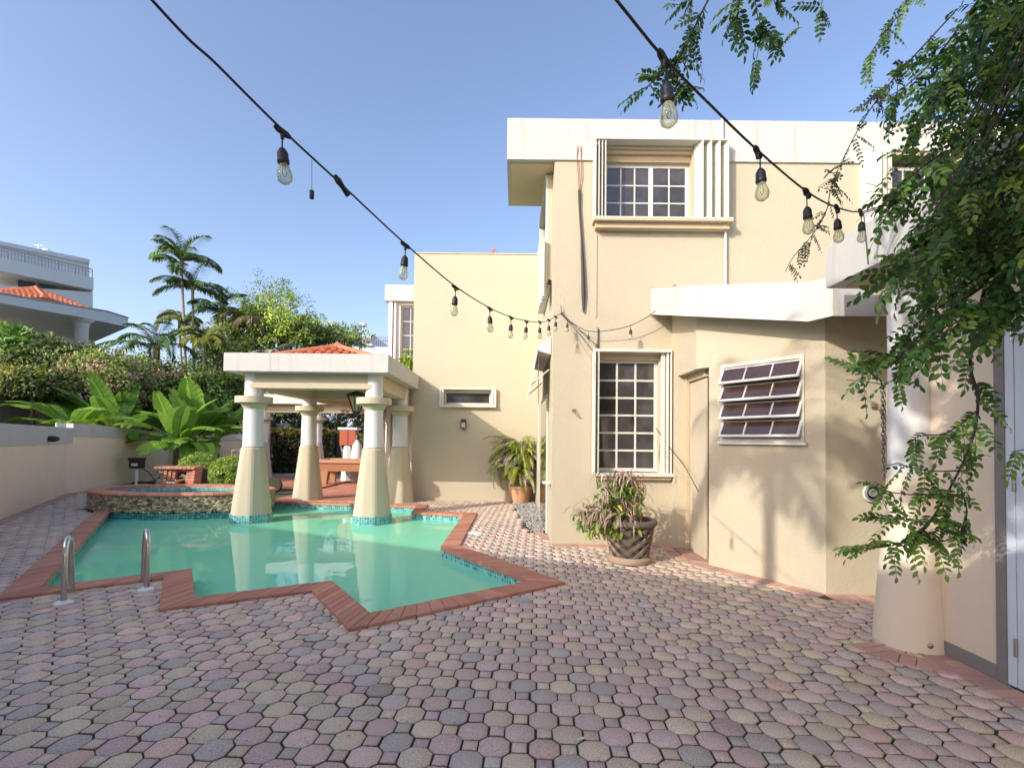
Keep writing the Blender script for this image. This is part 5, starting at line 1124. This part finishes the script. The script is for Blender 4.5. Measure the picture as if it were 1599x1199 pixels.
bush(20, 605, 18.0, (1.3, 1.2, .9), 'dark shrub filling the far left edge above the grey wall', DK, .15, (130, 70)); bush(25, 545, 19.0, (.95, .9, .85), 'bright green leafy tree top at the left edge of the photo', [(.24, .40, .07), (.16, .30, .06)], .22, (70, 40), .35, .45)
bush(85, 560, 19.5, (1.6, 1.2, .7), 'dark shrub with yellow-green tips under the white canopy', YG+DK*2, .14, (120, 70)); bush(55, 600, 17.0, (1.2, 1, .6), 'low shrub with golden yellow tips beside the left edge', YG+DK, .13, (90, 60))
bush(150, 590, 18.8, (1.7, 1.2, .95), 'flowering shrub with pinkish blossoms behind the banana leaves', FL, .13, (150, 70)); bush(195, 600, 20.5, (1.8, 1.2, 1.15), 'wide flowering shrub with pale green leaves left of the palms', FL, .13, (140, 70)); bush(245, 600, 21.5, (1.5, 1.2, 1.2), 'brownish green shrub below the palms', [(.18, .19, .05), (.13, .16, .045), (.28, .18, .07)], .14, (110, 60))
bush(235, 655, 22.8, (2.2, 1.2, 1.2), 'low dark green shrub between the banana clumps', GREEN, .14, (110, 60)); bush(320, 655, 23.2, (2.0, 1.2, 1.2), 'low dark shrub behind the right hand bananas', DK, .14, (100, 60))
bush(305, 615, 22.0, (1.7, 1.2, 1.3), 'dense shrub just left of the pavilion roof', GREEN, .14, (120, 60)); bush(360, 620, 24.0, (2.2, 1.4, 1.8), 'dense green shrub behind the left pavilion column', GREEN, .16, (130, 70))
bush(440, 665, 27.0, (3.0, 1.5, 2.0), 'dark foliage behind the hedge seen through the pavilion', DK, .18, (110, 60)); bush(530, 670, 28.0, (3.2, 1.5, 2.2), 'dark trees behind the hedge seen through the middle of the pavilion', DK, .18, (120, 60)); bush(640, 670, 27, (3.0, 1.5, 2.2), 'dark foliage behind the right end of the pavilion terrace', DK, .18, (90, 60))
# ================================================================== PALMS
def palm(px_top, py_top, Y, px_base, lab, L=1.7, n=15, r=.07, ll=.42, up=(.2, 1.3), droop=(1.2, 2.2), col=(.07, .13, .03), extra=0, base_z=0, lw=.035):
    q = P(px_top, py_top, Y); b = P(px_base, 640, Y); t = thing('palm_tree', lab, 'palm tree', (b.x, Y, 0), 'palm trees beyond the garden wall'); mb = MB(); bb = V(b.x, Y, base_z)
    mb.tube(curve([bb, bb.lerp(q, .5)+V(.05, 0, 0), q], 6), [r*1.3]+[r]*12, 8); mb.build('trunk', M['palmbark'], t, smooth=True)
    for i in range(n+3):
        acc = new_acc(); az = 2*PI*i/(n+3)+random.gauss(0, .2); pts = frond(acc, q+V(0, 0, random.uniform(-.1, .15)), az, L*random.uniform(.8, 1.15), random.uniform(*up), random.uniform(*droop), 40, ll*1.12, lw*1.9, tuple(np.array(col)*1.5*random.uniform(.7, 1.4)), .25)
        fm = acc_build('frond', M['leaf'], t, acc); mb = MB(); mb.tube(pts, [.02*(1-k/18)+.004 for k in range(len(pts))], 4); mb.build('midrib', M['palmbark'], fm)
    if extra:
        mb = MB(); mb.tube([q-Z*.6, q+Z*.1], [r*1.1, r*1.2], 8); mb.build('crownshaft', mat('crownshaft', (.16, .22, .07), .6), t, smooth=True)
palm(283, 412, 24, 296, 'tallest slender palm with feathery crown above the garden wall', 1.75, 11, .06, .55, (.5, 1.45), (1.0, 2.0), (.09, .15, .03), 1)
palm(301, 452, 24.3, 303, 'slim palm with dark crown just right of the tallest palm', 1.7, 11, .06, .55, (.1, 1.2), (.9, 1.7), (.055, .11, .025), 1)
palm(345, 487, 24.5, 347, 'palm with wide spiky crown between the tall pair and the leafy tree', 1.7, 12, .07, .55, (.2, 1.4), (.9, 1.8), (.06, .12, .03), 1)
palm(245, 545, 22, 245, 'stocky dark green palm with arching fronds beside the white canopy', 2.3, 13, .12, .5, (.3, 1.3), (1.1, 1.9), (.05, .10, .03))
palm(318, 528, 22.5, 318, 'yellowish young palm in front of the tall palms', 1.3, 9, .06, .4, (.2, 1.3), (1.2, 2.0), (.22, .24, .05), 1); palm(280, 500, 24.6, 290, 'small pale palm crown half way up the tall pair of trunks', 1.3, 9, .05, .42, (.1, 1.0), (1.3, 2.2), (.16, .20, .06), 1)
palm(395, 500, 24.8, 398, 'palm with brownish old fronds inside the leafy tree', 1.5, 8, .06, .45, (-.1, .6), (1.0, 2.0), (.14, .12, .06), 1)
palm(420, 560, 20.8, 420, 'pale dried palm behind the tiled hip roof', 1.0, 9, .07, .35, (.2, 1.1), (1.1, 2.0), (.26, .25, .18))
# ================================================================== TREES
AIRY = [(.25, .36, .09), (.31, .42, .11), (.18, .27, .07)]
def ptree(px, py, Y, rad, lab, **k):
    q = P(px, py, Y); tree('tree', lab, (q.x, Y, q.z), rad, (q.x, Y, 0), 'trees beyond the garden wall', **k)
ptree(425, 470, 30, (2.9, 2.2, 1.5), 'airy tree with thin open branches above the pavilion roof', cols=AIRY, leaf=.13, clumps=110, per=28, cl=.42, fill=.2, aspect=.45)
ptree(437, 515, 26, (2.4, 1.8, 1.35), 'dense bright green round tree right above the pavilion roof', cols=[(.32, .45, .07), (.24, .37, .06), (.40, .50, .09)], leaf=.17, clumps=150, per=70, cl=.45, fill=.55)
ptree(370, 545, 25, (1.9, 1.5, 1.1), 'mid green tree behind the left corner of the pavilion roof', cols=AIRY, leaf=.16, clumps=110, per=60, cl=.4)
ptree(478, 530, 25.5, (1.2, 1.0, .9), 'dark green tree left of the tiled hip roof', cols=DK+GREEN, leaf=.15, clumps=80, per=60, cl=.35)
ptree(530, 527, 27, (1.5, 1.2, .75), 'small light green tree behind the tiled hip roof', cols=AIRY, leaf=.15, clumps=80, per=45, cl=.38, fill=.35)
ptree(350, 590, 27, (2.4, 1.2, 1.6), 'leafy tree low behind the pavilion left of its roof edge', cols=GREEN, leaf=.17, clumps=110, per=60, cl=.5)
q = P(633, 570, 13.6); t = thing('balcony_plant', 'small light green plant growing beside the narrow window', 'plant', (q.x, 13.7, 3.24)); crown('foliage', t, (q.x+.05, 13.8, q.z+.1), (.2, .3, .28), 20, 40, .09, .1, LIME, low=-.9)
mb = MB(); mb.tube([(q.x, 13.75, 3.23), (q.x+.03, 13.8, q.z)], .02, 6); mb.build('stem', M['bark'], t)
# ================================================================== FAR BUILDINGS
def fq(px, py, Y): return P(px, py, Y)
fb_ = thing('apartment_house', 'white flat roofed building with roof railing at the far left edge', 'building', (P(70, 600, 42).x, 42, 0))
Y0, Y1 = 37.0, 47.0        # the face recedes to the right
def A(px, py, dy=0): return P(px, py, Y0+(Y1-Y0)*(px+40)/185+dy)
def facebox(mb, x0, x1, yt0, yt1, yb0, yb1, dy=0.0, th=.3):
    f = [A(x0, yt0, dy), A(x1, yt1, dy), A(x1, yb1, dy), A(x0, yb0, dy)]; bk_ = V(-1.15, 1, 0).normalized()*th; g = [v+bk_ for v in f]
    mb.add(f+g, [(0, 1, 2, 3), (7, 6, 5, 4), (0, 4, 5, 1), (1, 5, 6, 2), (2, 6, 7, 3), (3, 7, 4, 0)])
mb = MB(); facebox(mb, -90, 145, 440, 456, 690, 690, .5, 8); mb.build('wall', M['farwhite'], fb_)
mb = MB(); facebox(mb, -90, 146, 382, 434, 404, 453, 0, 8); mb.build('parapet', M['farwhite'], fb_)
mb = MB(); facebox(mb, -90, 139, 362, 408, 398, 440, 2.5, 6); mb.build('penthouse_wall', M['farwhite'], fb_); mb = MB(); facebox(mb, -90, 140, 358, 405, 364, 411, 2.2, 7); mb.build('roof_slab', M['farwhite'], fb_)
for (x0, x1, yt0, yb0) in ((-1, 22, 391, 404), (29, 53, 402, 411), (60, 83, 409, 419), (89, 112, 413, 425)):
    m_ = MB(); facebox(m_, x0, x1, yt0, yt0+5, yb0, yb0+3, 2.4, .1); wv = m_.build('window', M['darkpane'], fb_)
    for k in range(1, 4): m_ = MB(); xx = x0+(x1-x0)*k/4; facebox(m_, xx-.6, xx+.6, yt0+4*k/4, yt0+5*k/4, yb0+3*k/4, yb0+3*k/4, 2.3, .1); m_.build('mullion', M['farwhite'], wv)
for (x0, x1, a_, b_, c_, d_) in ((28, 56, 434, 440, 462, 464), (60, 87, 440, 445, 466, 470)): mb = MB(); facebox(mb, x0, x1, a_, b_, c_, d_, .44, .1); mb.build('window', M['darkpane'], fb_)
mb = MB()
for k in range(36):
    x = -40+184*k/35; mb.tube([A(x, 402+x*.22, -.05), A(x, 386+x*.242, -.05)], .03 if k % 5 else .05, 4)
mb.tube([A(-60, 371.5, -.05), A(144, 420.8, -.05)], .05, 5); mb.tube([A(-60, 376, -.05), A(144, 425, -.05)], .025, 5); mb.build('railing', M['greywall'], fb_)
m_ = MB(); q = A(60, 389, 3); m_.tube([q-Z*.5, q+Z*.5], .04, 5); m_.tube([q+V(-.4, 0, .4), q+V(.5, 0, .3)], .03, 4); m_.lathe(q+V(.8, 0, -.2), [(.35, -.3), (.32, .15), (.1, .25)], 10); m_.build('roof_fittings', M['farwhite'], fb_)
# white canopy house with tiled hip
Yc0, Yc1 = 21.0, 31.0
A2 = lambda px, py: P(px, py, Yc0+(Yc1-Yc0)*(px+20)/220)
cn = thing('canopy_house', 'neighbouring house with a wide white flat canopy on a round column', 'house', (P(100, 600, 26).x, 26, 0))
top = [(-90, 444), (0, 459), (60, 469), (120, 479), (168, 487), (200, 497)]; bot = [(-90, 462), (0, 473), (60, 484), (120, 494), (168, 504), (200, 511)]
mb = MB(); vt = [A2(*p) for p in top]; vb = [A2(*p) for p in bot]; n_ = len(vt); back = V(-9, 7, 0)
vs = vt+vb+[v+back for v in vt]+[v+back for v in vb]
fs = []
for i in range(n_-1): fs += [(i, n_+i, n_+i+1, i+1), (i, i+1, 2*n_+i+1, 2*n_+i), (n_+i, 3*n_+i, 3*n_+i+1, n_+i+1)]
fs += [(n_-1, 2*n_-1, 4*n_-1, 3*n_-1)]; mb.add(vs, fs); mb.build('canopy', M['farwhite'], cn)
mb = MB()
for i in range(n_-1): mb.tube([vt[i]+Z*.03, vt[i+1]+Z*.03], .05, 5)
mb.build('drip_edge', M['greywall'], cn)
cc = A2(128, 498); cb = V(cc.x-.4, cc.y+.5, 0); ct = P(128, 497, cb.y); mb = MB(); cb = V(ct.x, cb.y, 0); h = ct.z; mb.lathe(cb, [(.34, 0), (.32, h-.55), (.34, h-.5), (.36, h-.3), (.55, h-.12), (.58, h+.0)], 24); mb.build('column', M['farwhite'], cn, smooth=True)
mb = MB(); a = A2(-90, 520)+V(-4, 3.2, 0); b = A2(185, 520)+V(-4.2, 3.2, 0); mb.add([V(a.x, a.y, 0), V(b.x, b.y, 0), V(b.x, b.y, 7), V(a.x, a.y, 7), V(a.x-4, a.y+6, 0), V(b.x-4, b.y+6, 0), V(b.x-4, b.y+6, 7), V(a.x-4, a.y+6, 7)], [(0, 1, 2, 3), (1, 5, 6, 2), (4, 7, 6, 5)]); mb.build('wall', M['greywall'], cn)
q = P(56, 449, 29.0); q2 = P(56, 470, 29.0); tiled_hip(cn, q.x, 29, 2.9, 2.5, q2.z-.45, q.z-q2.z+.4, M['rooftile'], .3)
# grey neighbour wall behind the bananas
mb = MB(); a = P(-80, 600, 15); b = P(60, 600, 19); b2 = P(200, 600, 24)
for (p, r) in ((a, b), (b, b2)): wall_run(mb, p, r, -.3, -.3, P(0, 603, 16.5).z, P(0, 603, 16.5).z, 0, .2)
tag(mb.build('neighbour_wall', M['greywall']), 'grey wall behind the banana leaves at far left', 'wall')
# far building right of the trees
Yf = 60; t = thing('distant_building', 'pale grey distant building with rooftop boxes behind the small tree', 'building', (P(570, 600, Yf).x, Yf, 0)); bx = lambda mb, x0, x1, y0, y1, o=0: mb.box(P(x0, 600, Yf).x, P(x1, 600, Yf).x, Yf-o, Yf+8, P(x0, y1, Yf).z, P(x0, y0, Yf).z)
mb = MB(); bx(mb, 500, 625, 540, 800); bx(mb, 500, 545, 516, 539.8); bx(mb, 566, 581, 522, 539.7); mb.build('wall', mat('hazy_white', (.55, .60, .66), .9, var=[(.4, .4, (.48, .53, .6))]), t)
mb = MB(); bx(mb, 569, 579, 527, 535, .1); bx(mb, 560, 600, 552, 558, .1); mb.build('window', M['greywall'], t)
mb = MB(); q = P(567, 512, Yf-1); mb.lathe(q, [(.08, -1.8), (.08, 0), (.45, .2), (.4, .5), (.1, .6)], 10); mb.build('dish', M['farwhite'], t); mb = MB(); q = P(516, 510, Yf-1); mb.lathe(q, [(.1, -1.2), (.5, 0), (.2, .6)], 8); mb.build('dish', M['farwhite'], t)
mb = MB()
for k in range(14): a = P(581+k*3, 540, Yf-.2); mb.tube([a, a+Z*1.2], .05, 4)
mb.tube([P(581, 531, Yf-.2), P(622, 533, Yf-.2)], .05, 4); mb.build('railing', M['greywall'], t)
# small metal chairs behind the shrubs and the white shed roof
q = P(365, 712, 17.0); t = thing('garden_chair', 'thin metal garden chair in the shade behind the round shrubs', 'chair', (q.x, 17, 0)); mb = MB()
mb.box(q.x-.25, q.x+.25, 16.8, 17.25, .44, .47); mb.build('seat', M['dark'], t)
for sx in (-.24, .24):
    for sy in (16.82, 17.23): mb = MB(); mb.tube([(q.x+sx, sy, 0), (q.x+sx, sy, .44)], .014, 6); mb.build('leg', M['steel'], t)
mb = MB(); mb.tube([(q.x-.24, 17.24, .47), (q.x-.24, 17.3, 1.15), (q.x+.24, 17.3, 1.15), (q.x+.24, 17.24, .47)], .014, 6)
for k in range(4): mb.tube([(q.x-.2+.13*k, 17.25, .5), (q.x-.2+.13*(3-k), 17.3, 1.12)], .008, 5)
mb.build('backrest', M['steel'], t)
q = P(450, 662, 26.0); t = thing('shed', 'white flat roofed shed above the dark hedge seen through the pavilion', 'shed', (q.x, 26, 0)); mb = MB(); mb.box(P(405, 660, 25.5).x, P(452, 660, 25.5).x, 25.5, 26.5, q.z-.13, q.z+.0); mb.build('roof', M['farwhite'], t); mb = MB(); mb.tube([(P(455, 660, 25.6).x-.1, 25.7, 0), (P(455, 660, 25.6).x-.1, 25.7, q.z-.13)], .06, 6); mb.build('post', M['farwhite'], t)
# ================================================================== THE TREE AT RIGHT
tt = thing('overhanging_tree', 'tree with small oval compound leaves hanging into the right side of the photo', 'tree', (2.75, .6, 0))
mb = MB(); mb.tube(curve([(2.75, .6, 0), (2.7, .65, 1.2), (2.6, .8, 2.4), (2.5, 1.1, 3.6), (2.5, 1.6, 4.6)], 6), [.11-.0025*k for k in range(25)], 10); mb.build('trunk', M['bark'], tt, smooth=True)
lf = new_acc(); br = MB()
LC = [(.06, .15, .03), (.08, .19, .035), (.045, .12, .025), (.15, .27, .045)]
def compound(p, d, L, pairs, ls, col, sag=.3, acc=lf):
    """pinnate leaf of oval leaflets"""
    p = np.array(p, float); d = np.array(d, float); d /= np.linalg.norm(d); up = np.array([0, 0, 1.]); s = np.cross(d, up); s /= max(np.linalg.norm(s), 1e-3); roll = random.gauss(0, .6)
    nrm = np.cross(s, d); s, nrm = s*math.cos(roll)+nrm*math.sin(roll), nrm*math.cos(roll)-s*math.sin(roll)
    for k in range(pairs+1):
        t = (k+.6)/(pairs+.6); q = p+d*L*t-up*sag*L*t*t; tg = d-up*2*sag*t
        for sg in ((-1, 1) if k < pairs else (0,)):
            dd = s*sg*1.0+tg*(.55 if sg else 1)+rng.normal(0, .12, 3); acc['c'].append(q); acc['d'].append(dd); acc['n'].append(nrm+rng.normal(0, .25, 3)); l = ls*random.uniform(.8, 1.15); acc['L'].append(l); acc['W'].append(l*.56); acc['col'].append(np.array(col)*random.uniform(.75, 1.3))
    return p, d
rach = MB()
def spray(path, nleaf, L, ls, r0=.006, cols=LC, spread=1.0, pairs=6, br_=br):
    """a twig through pixel points (px,py,depth) with compound leaves along it"""
    pts = curve([P(*q) for q in path], 6); m = len(pts)
    if path[0][1] < 0: q0 = V(2.5, 1.5, 4.5); br_.tube(curve([q0, q0.lerp(pts[0], .55)+V(0, 0, .5), pts[0]], 8), [.02*(1-j/17)+r0*.8*j/17 for j in range(17)], 6)
    br_.tube(pts, [r0*(1-.75*k/m)+.0008 for k in range(m)], 6)
    for i in range(nleaf):
        t = random.uniform(.12, 1); k = min(int(t*(m-1)), m-2); p = pts[k].lerp(pts[k+1], random.random()); tg = (pts[k+1]-pts[k]).normalized()
        d = Vector(runit(1)[0])*spread+tg*.5+V(0, 0, -.25); d.normalize(); l = L*random.uniform(.7, 1.15); compound(p, d, l, pairs, ls, random.choice(cols)); rach.tube([p, p+d*l*.5-Z*.3*l*.25, p+d*l-Z*.3*l], .0011, 3)
# hanging branch, down the porch wall
spray([(1575, 250, 2.35), (1552, 340, 2.35), (1548, 400, 2.35), (1540, 440, 2.35), (1515, 560, 2.35), (1527, 620, 2.35), (1520, 680, 2.35), (1495, 740, 2.33), (1452, 815, 2.3), (1420, 850, 2.28)], 46, .17, .036, .010)
spray([(1545, 440, 2.35), (1490, 480, 2.3), (1430, 530, 2.25), (1390, 570, 2.22), (1335, 585, 2.2)], 34, .15, .036, .006, pairs=5)
spray([(1540, 420, 2.35), (1480, 470, 2.45), (1420, 520, 2.5), (1400, 600, 2.5)], 22, .14, .036, .005, pairs=5)
spray([(1527, 640, 2.35), (1480, 675, 2.3), (1440, 680, 2.28), (1420, 690, 2.28)], 8, .13, .033, .003)
spray([(1500, 735, 2.33), (1450, 735, 2.3), (1405, 725, 2.3)], 8, .14, .032, .003)
spray([(1475, 770, 2.32), (1420, 772, 2.3), (1375, 765, 2.3)], 9, .13, .032, .003, [(.17, .31, .05)]); spray([(1452, 815, 2.3), (1400, 810, 2.28), (1350, 806, 2.28)], 9, .13, .032, .003, [(.17, .31, .05)])
spray([(1450, 820, 2.3), (1400, 850, 2.28), (1330, 857, 2.28)], 12, .13, .032, .003, [(.24, .42, .05), (.17, .31, .05)]); spray([(1440, 835, 2.28), (1470, 845, 2.28), (1495, 835, 2.28)], 9, .13, .034, .003, [(.17, .31, .05)]); spray([(1500, 760, 2.33), (1510, 800, 2.3), (1500, 830, 2.3)], 8, .12, .033, .003)
spray([(1560, 300, 2.3), (1590, 380, 2.2), (1600, 440, 2.1)], 16, .16, .04, .006); spray([(1640, 690, 2.2), (1610, 700, 2.2), (1580, 705, 2.2)], 4, .12, .035, .003, [(.17, .31, .05)])
# lower fringe of the crown
for (x0, y0, x1, y1) in ((1530, 260, 1410, 380), (1530, 300, 1430, 400), (1500, 340, 1410, 420), (1480, 400, 1390, 440), (1560, 380, 1480, 450), (1600, 380, 1560, 470), (1470, 240, 1385, 330), (1500, 420, 1440, 470), (1540, 470, 1450, 540), (1600, 450, 1570, 500)):
    dd = random.uniform(2.1, 3.0); spray([(x0, y0, dd), ((x0+x1)/2, (y0+y1)/2-12, dd), (x1, y1, dd)], 18, .16, .042, .005, pairs=5)
# sky sprays
spray([(1120, -25, 2.3), (1098, 15, 2.3), (1080, 52, 2.3), (1066, 80, 2.3), (1055, 105, 2.3), (1048, 130, 2.3)], 20, .14, .032, .004, [(.07, .14, .03), (.05, .11, .03)], .8)
spray([(1062, 90, 2.3), (1035, 115, 2.3), (1005, 140, 2.3)], 9, .12, .03, .002); spray([(1062, 90, 2.3), (1075, 120, 2.3), (1060, 165, 2.3)], 7, .11, .03, .002); spray([(1095, -20, 2.4), (1070, 5, 2.4), (1050, 8, 2.4)], 7, .11, .03, .002)
spray([(1160, -40, 2.3), (1155, 0, 2.3), (1150, 35, 2.3)], 13, .13, .034, .003); spray([(1175, -30, 2.3), (1182, 20, 2.3), (1188, 50, 2.3), (1180, 100, 2.3)], 10, .11, .03, .002); spray([(1188, 50, 2.3), (1210, 60, 2.3), (1228, 68, 2.3)], 5, .10, .03, .002); spray([(1200, -30, 2.4), (1208, 0, 2.4), (1215, 20, 2.4)], 6, .11, .033, .002); spray([(1285, -30, 2.5), (1284, 0, 2.5), (1280, 20, 2.5)], 4, .12, .03, .002)
spray([(1440, -40, 3.0), (1405, 20, 3.0), (1375, 60, 3.0), (1355, 90, 3.0)], 18, .13, .028, .003)
spray([(1490, 20, 3.2), (1430, 85, 3.2), (1390, 130, 3.2), (1350, 185, 3.2), (1310, 262, 3.2), (1296, 300, 3.2)], 42, .14, .024, .005, [(.05, .09, .03), (.04, .07, .03), (.09, .12, .03)], .8, 7)
spray([(1296, 300, 3.2), (1290, 330, 3.15), (1270, 365, 3.1), (1240, 400, 3.1), (1226, 425, 3.1)], 14, .10, .022, .003, [(.06, .11, .03), (.05, .08, .03)], .7, 6)
spray([(1520, 10, 2.6), (1470, 80, 2.6), (1420, 130, 2.6), (1390, 150, 2.6)], 26, .16, .036, .005); spray([(1530, 60, 2.4), (1480, 120, 2.4), (1430, 180, 2.4)], 24, .16, .038, .005); spray([(1500, 100, 2.8), (1440, 180, 2.8), (1400, 260, 2.8)], 22, .16, .036, .005)
acc_build('hanging_leaves', M['leaf'], tt, lf, LEAF); br.build('branch', M['twig'], tt, smooth=True); rach.build('leaf_stalks', M['twig'], tt)['kind'] = 'stuff'
# main crown mass: clumps of compound leaves through its volume
lf2 = new_acc(); bm2 = MB(); poly = [(1470, 215), (1450, 320), (1440, 370), (1500, 400), (1560, 390), (1640, 400), (1800, 420), (1900, -200), (1600, -160), (1540, -60), (1515, 30), (1490, 100), (1475, 150)]
k = 0
while k < 2300:
    px = random.uniform(1400, 1850); py = random.uniform(-180, 480)
    if not pip(np.array([px]), np.array([py]), poly)[0]: continue
    Y = random.uniform(2.1, 3.5) if px < 1640 else random.uniform(1.6, 3.0)
    if P(px, py, Y).x > 3.25 and P(px, py, Y).z < 3.45: continue
    p = P(px, py, Y); d = Vector(runit(1)[0])+V(-.3, 0, -.5); compound(p, d, random.uniform(.11, .18), 5, random.uniform(.030, .040), random.choice([(.035, .10, .02), (.05, .13, .025), (.025, .075, .018), (.03, .085, .02), (.10, .18, .03), (.19, .27, .045)]), .3, lf2); k += 1
    if k % 14 == 0: q0 = V(2.6, 1.4, 4.2); bm2.tube(curve([q0, q0.lerp(p, .5)+V(0, 0, .25), p], 5), [.009*(1-j/12)+.001 for j in range(11)], 5)
acc_build('crown', M['leaf'], tt, lf2, LEAF); bm2.build('limbs', M['twig'], tt)
# feathery pale plant in front of the second upper window
q = P(1400, 290, 6.9); t = thing('balcony_fern', 'pale feathery plant in front of the upper right window', 'plant', (q.x, 6.9, 3.4)); acc = new_acc(); mb = MB()
for i in range(46):
    az = random.uniform(0, 2*PI); pts = frond(acc, q+V(random.gauss(.1, .12), random.gauss(0, .1), random.uniform(-.55, -.1)), az, random.uniform(.3, .6), random.uniform(.4, 1.4), random.uniform(.6, 1.6), 16, .07, .008, (.20, .24, .10), .2); mb.tube(pts, .003, 3)
acc_build('fronds', M['leaf'], t, acc); mb.tube([(q.x, 6.9, 3.4), (q.x, 6.9, q.z-.4)], .02, 6); mb.build('stem', M['bark'], t)
# ================================================================== BEHIND THE CAMERA: what casts the shade
nh_ = thing('neighbour_house', 'white neighbouring house with terracotta tile roof behind the photographer', 'house', (-10, 0, 0))
e0, e1 = V(-14.6, 3.64, 0), V(-1.9, -2.75, 0); uu = (e1-e0).normalized(); nb = V(uu.y, -uu.x, 0)
HH = 4.75
mb = MB(); mb.add([e0+V(0, 0, 0), e1, e1+nb*7, e0+nb*7, e0+Z*HH, e1+Z*HH, e1+nb*7+Z*HH, e0+nb*7+Z*HH], [(0, 1, 5, 4), (1, 2, 6, 5), (2, 3, 7, 6), (3, 0, 4, 7), (4, 5, 6, 7)]); mb.build('wall', M['whitec'], nh_)
mb = MB(); 
for k in range(60):
    p0 = e0.lerp(e1, (k+.5)/60)+Z*(HH+.02); p1 = p0+nb*3.5+Z*1.2; mb.tube([p0, p1], .16, 6)
mb.add([e0+Z*(HH+.01), e1+Z*(HH+.01), e1+nb*3.5+Z*(HH+1.2), e0+nb*3.5+Z*(HH+1.2)], [(0, 1, 2, 3)]); mb.build('tiled_roof', M['rooftile'], nh_)
def back_tree(c, rad, lab, **k): tree('tree', lab, c, rad, (c[0], c[1], 0), 'trees behind the photographer', **k)
back_tree((-2.3, -2.9, 5.9), (1.2, 1.2, 1.3), 'leafy shade tree behind the photographer', cols=GREEN, leaf=.2, clumps=80, per=60, cl=.5)
back_tree((-.9, -3.6, 4.4), (1.4, 1.2, 1.2), 'lower shade tree behind the photographer to the right', cols=GREEN, leaf=.2, clumps=80, per=60, cl=.5)
t = thing('palm_tree', 'palm behind the photographer whose fronds shade the bay wall', 'palm tree', (-4.3, -1.0, 0)); q = V(-4.3, -1.1, 6.3); mb = MB(); mb.tube([(-4.3, -1.0, 0), (-4.25, -1.05, 3), q], [.1, .08, .07], 8); mb.build('trunk', M['palmbark'], t, smooth=True)
for i in range(13):
    acc = new_acc(); pts = frond(acc, q, 2*PI*i/13+random.gauss(0, .15), 1.7, random.uniform(.1, 1.3), random.uniform(1.1, 2.0), 34, .55, .045, (.08, .14, .03), .2); fm = acc_build('frond', M['leaf'], t, acc); mb = MB(); mb.tube(pts, .012, 4); mb.build('midrib', M['palmbark'], fm)
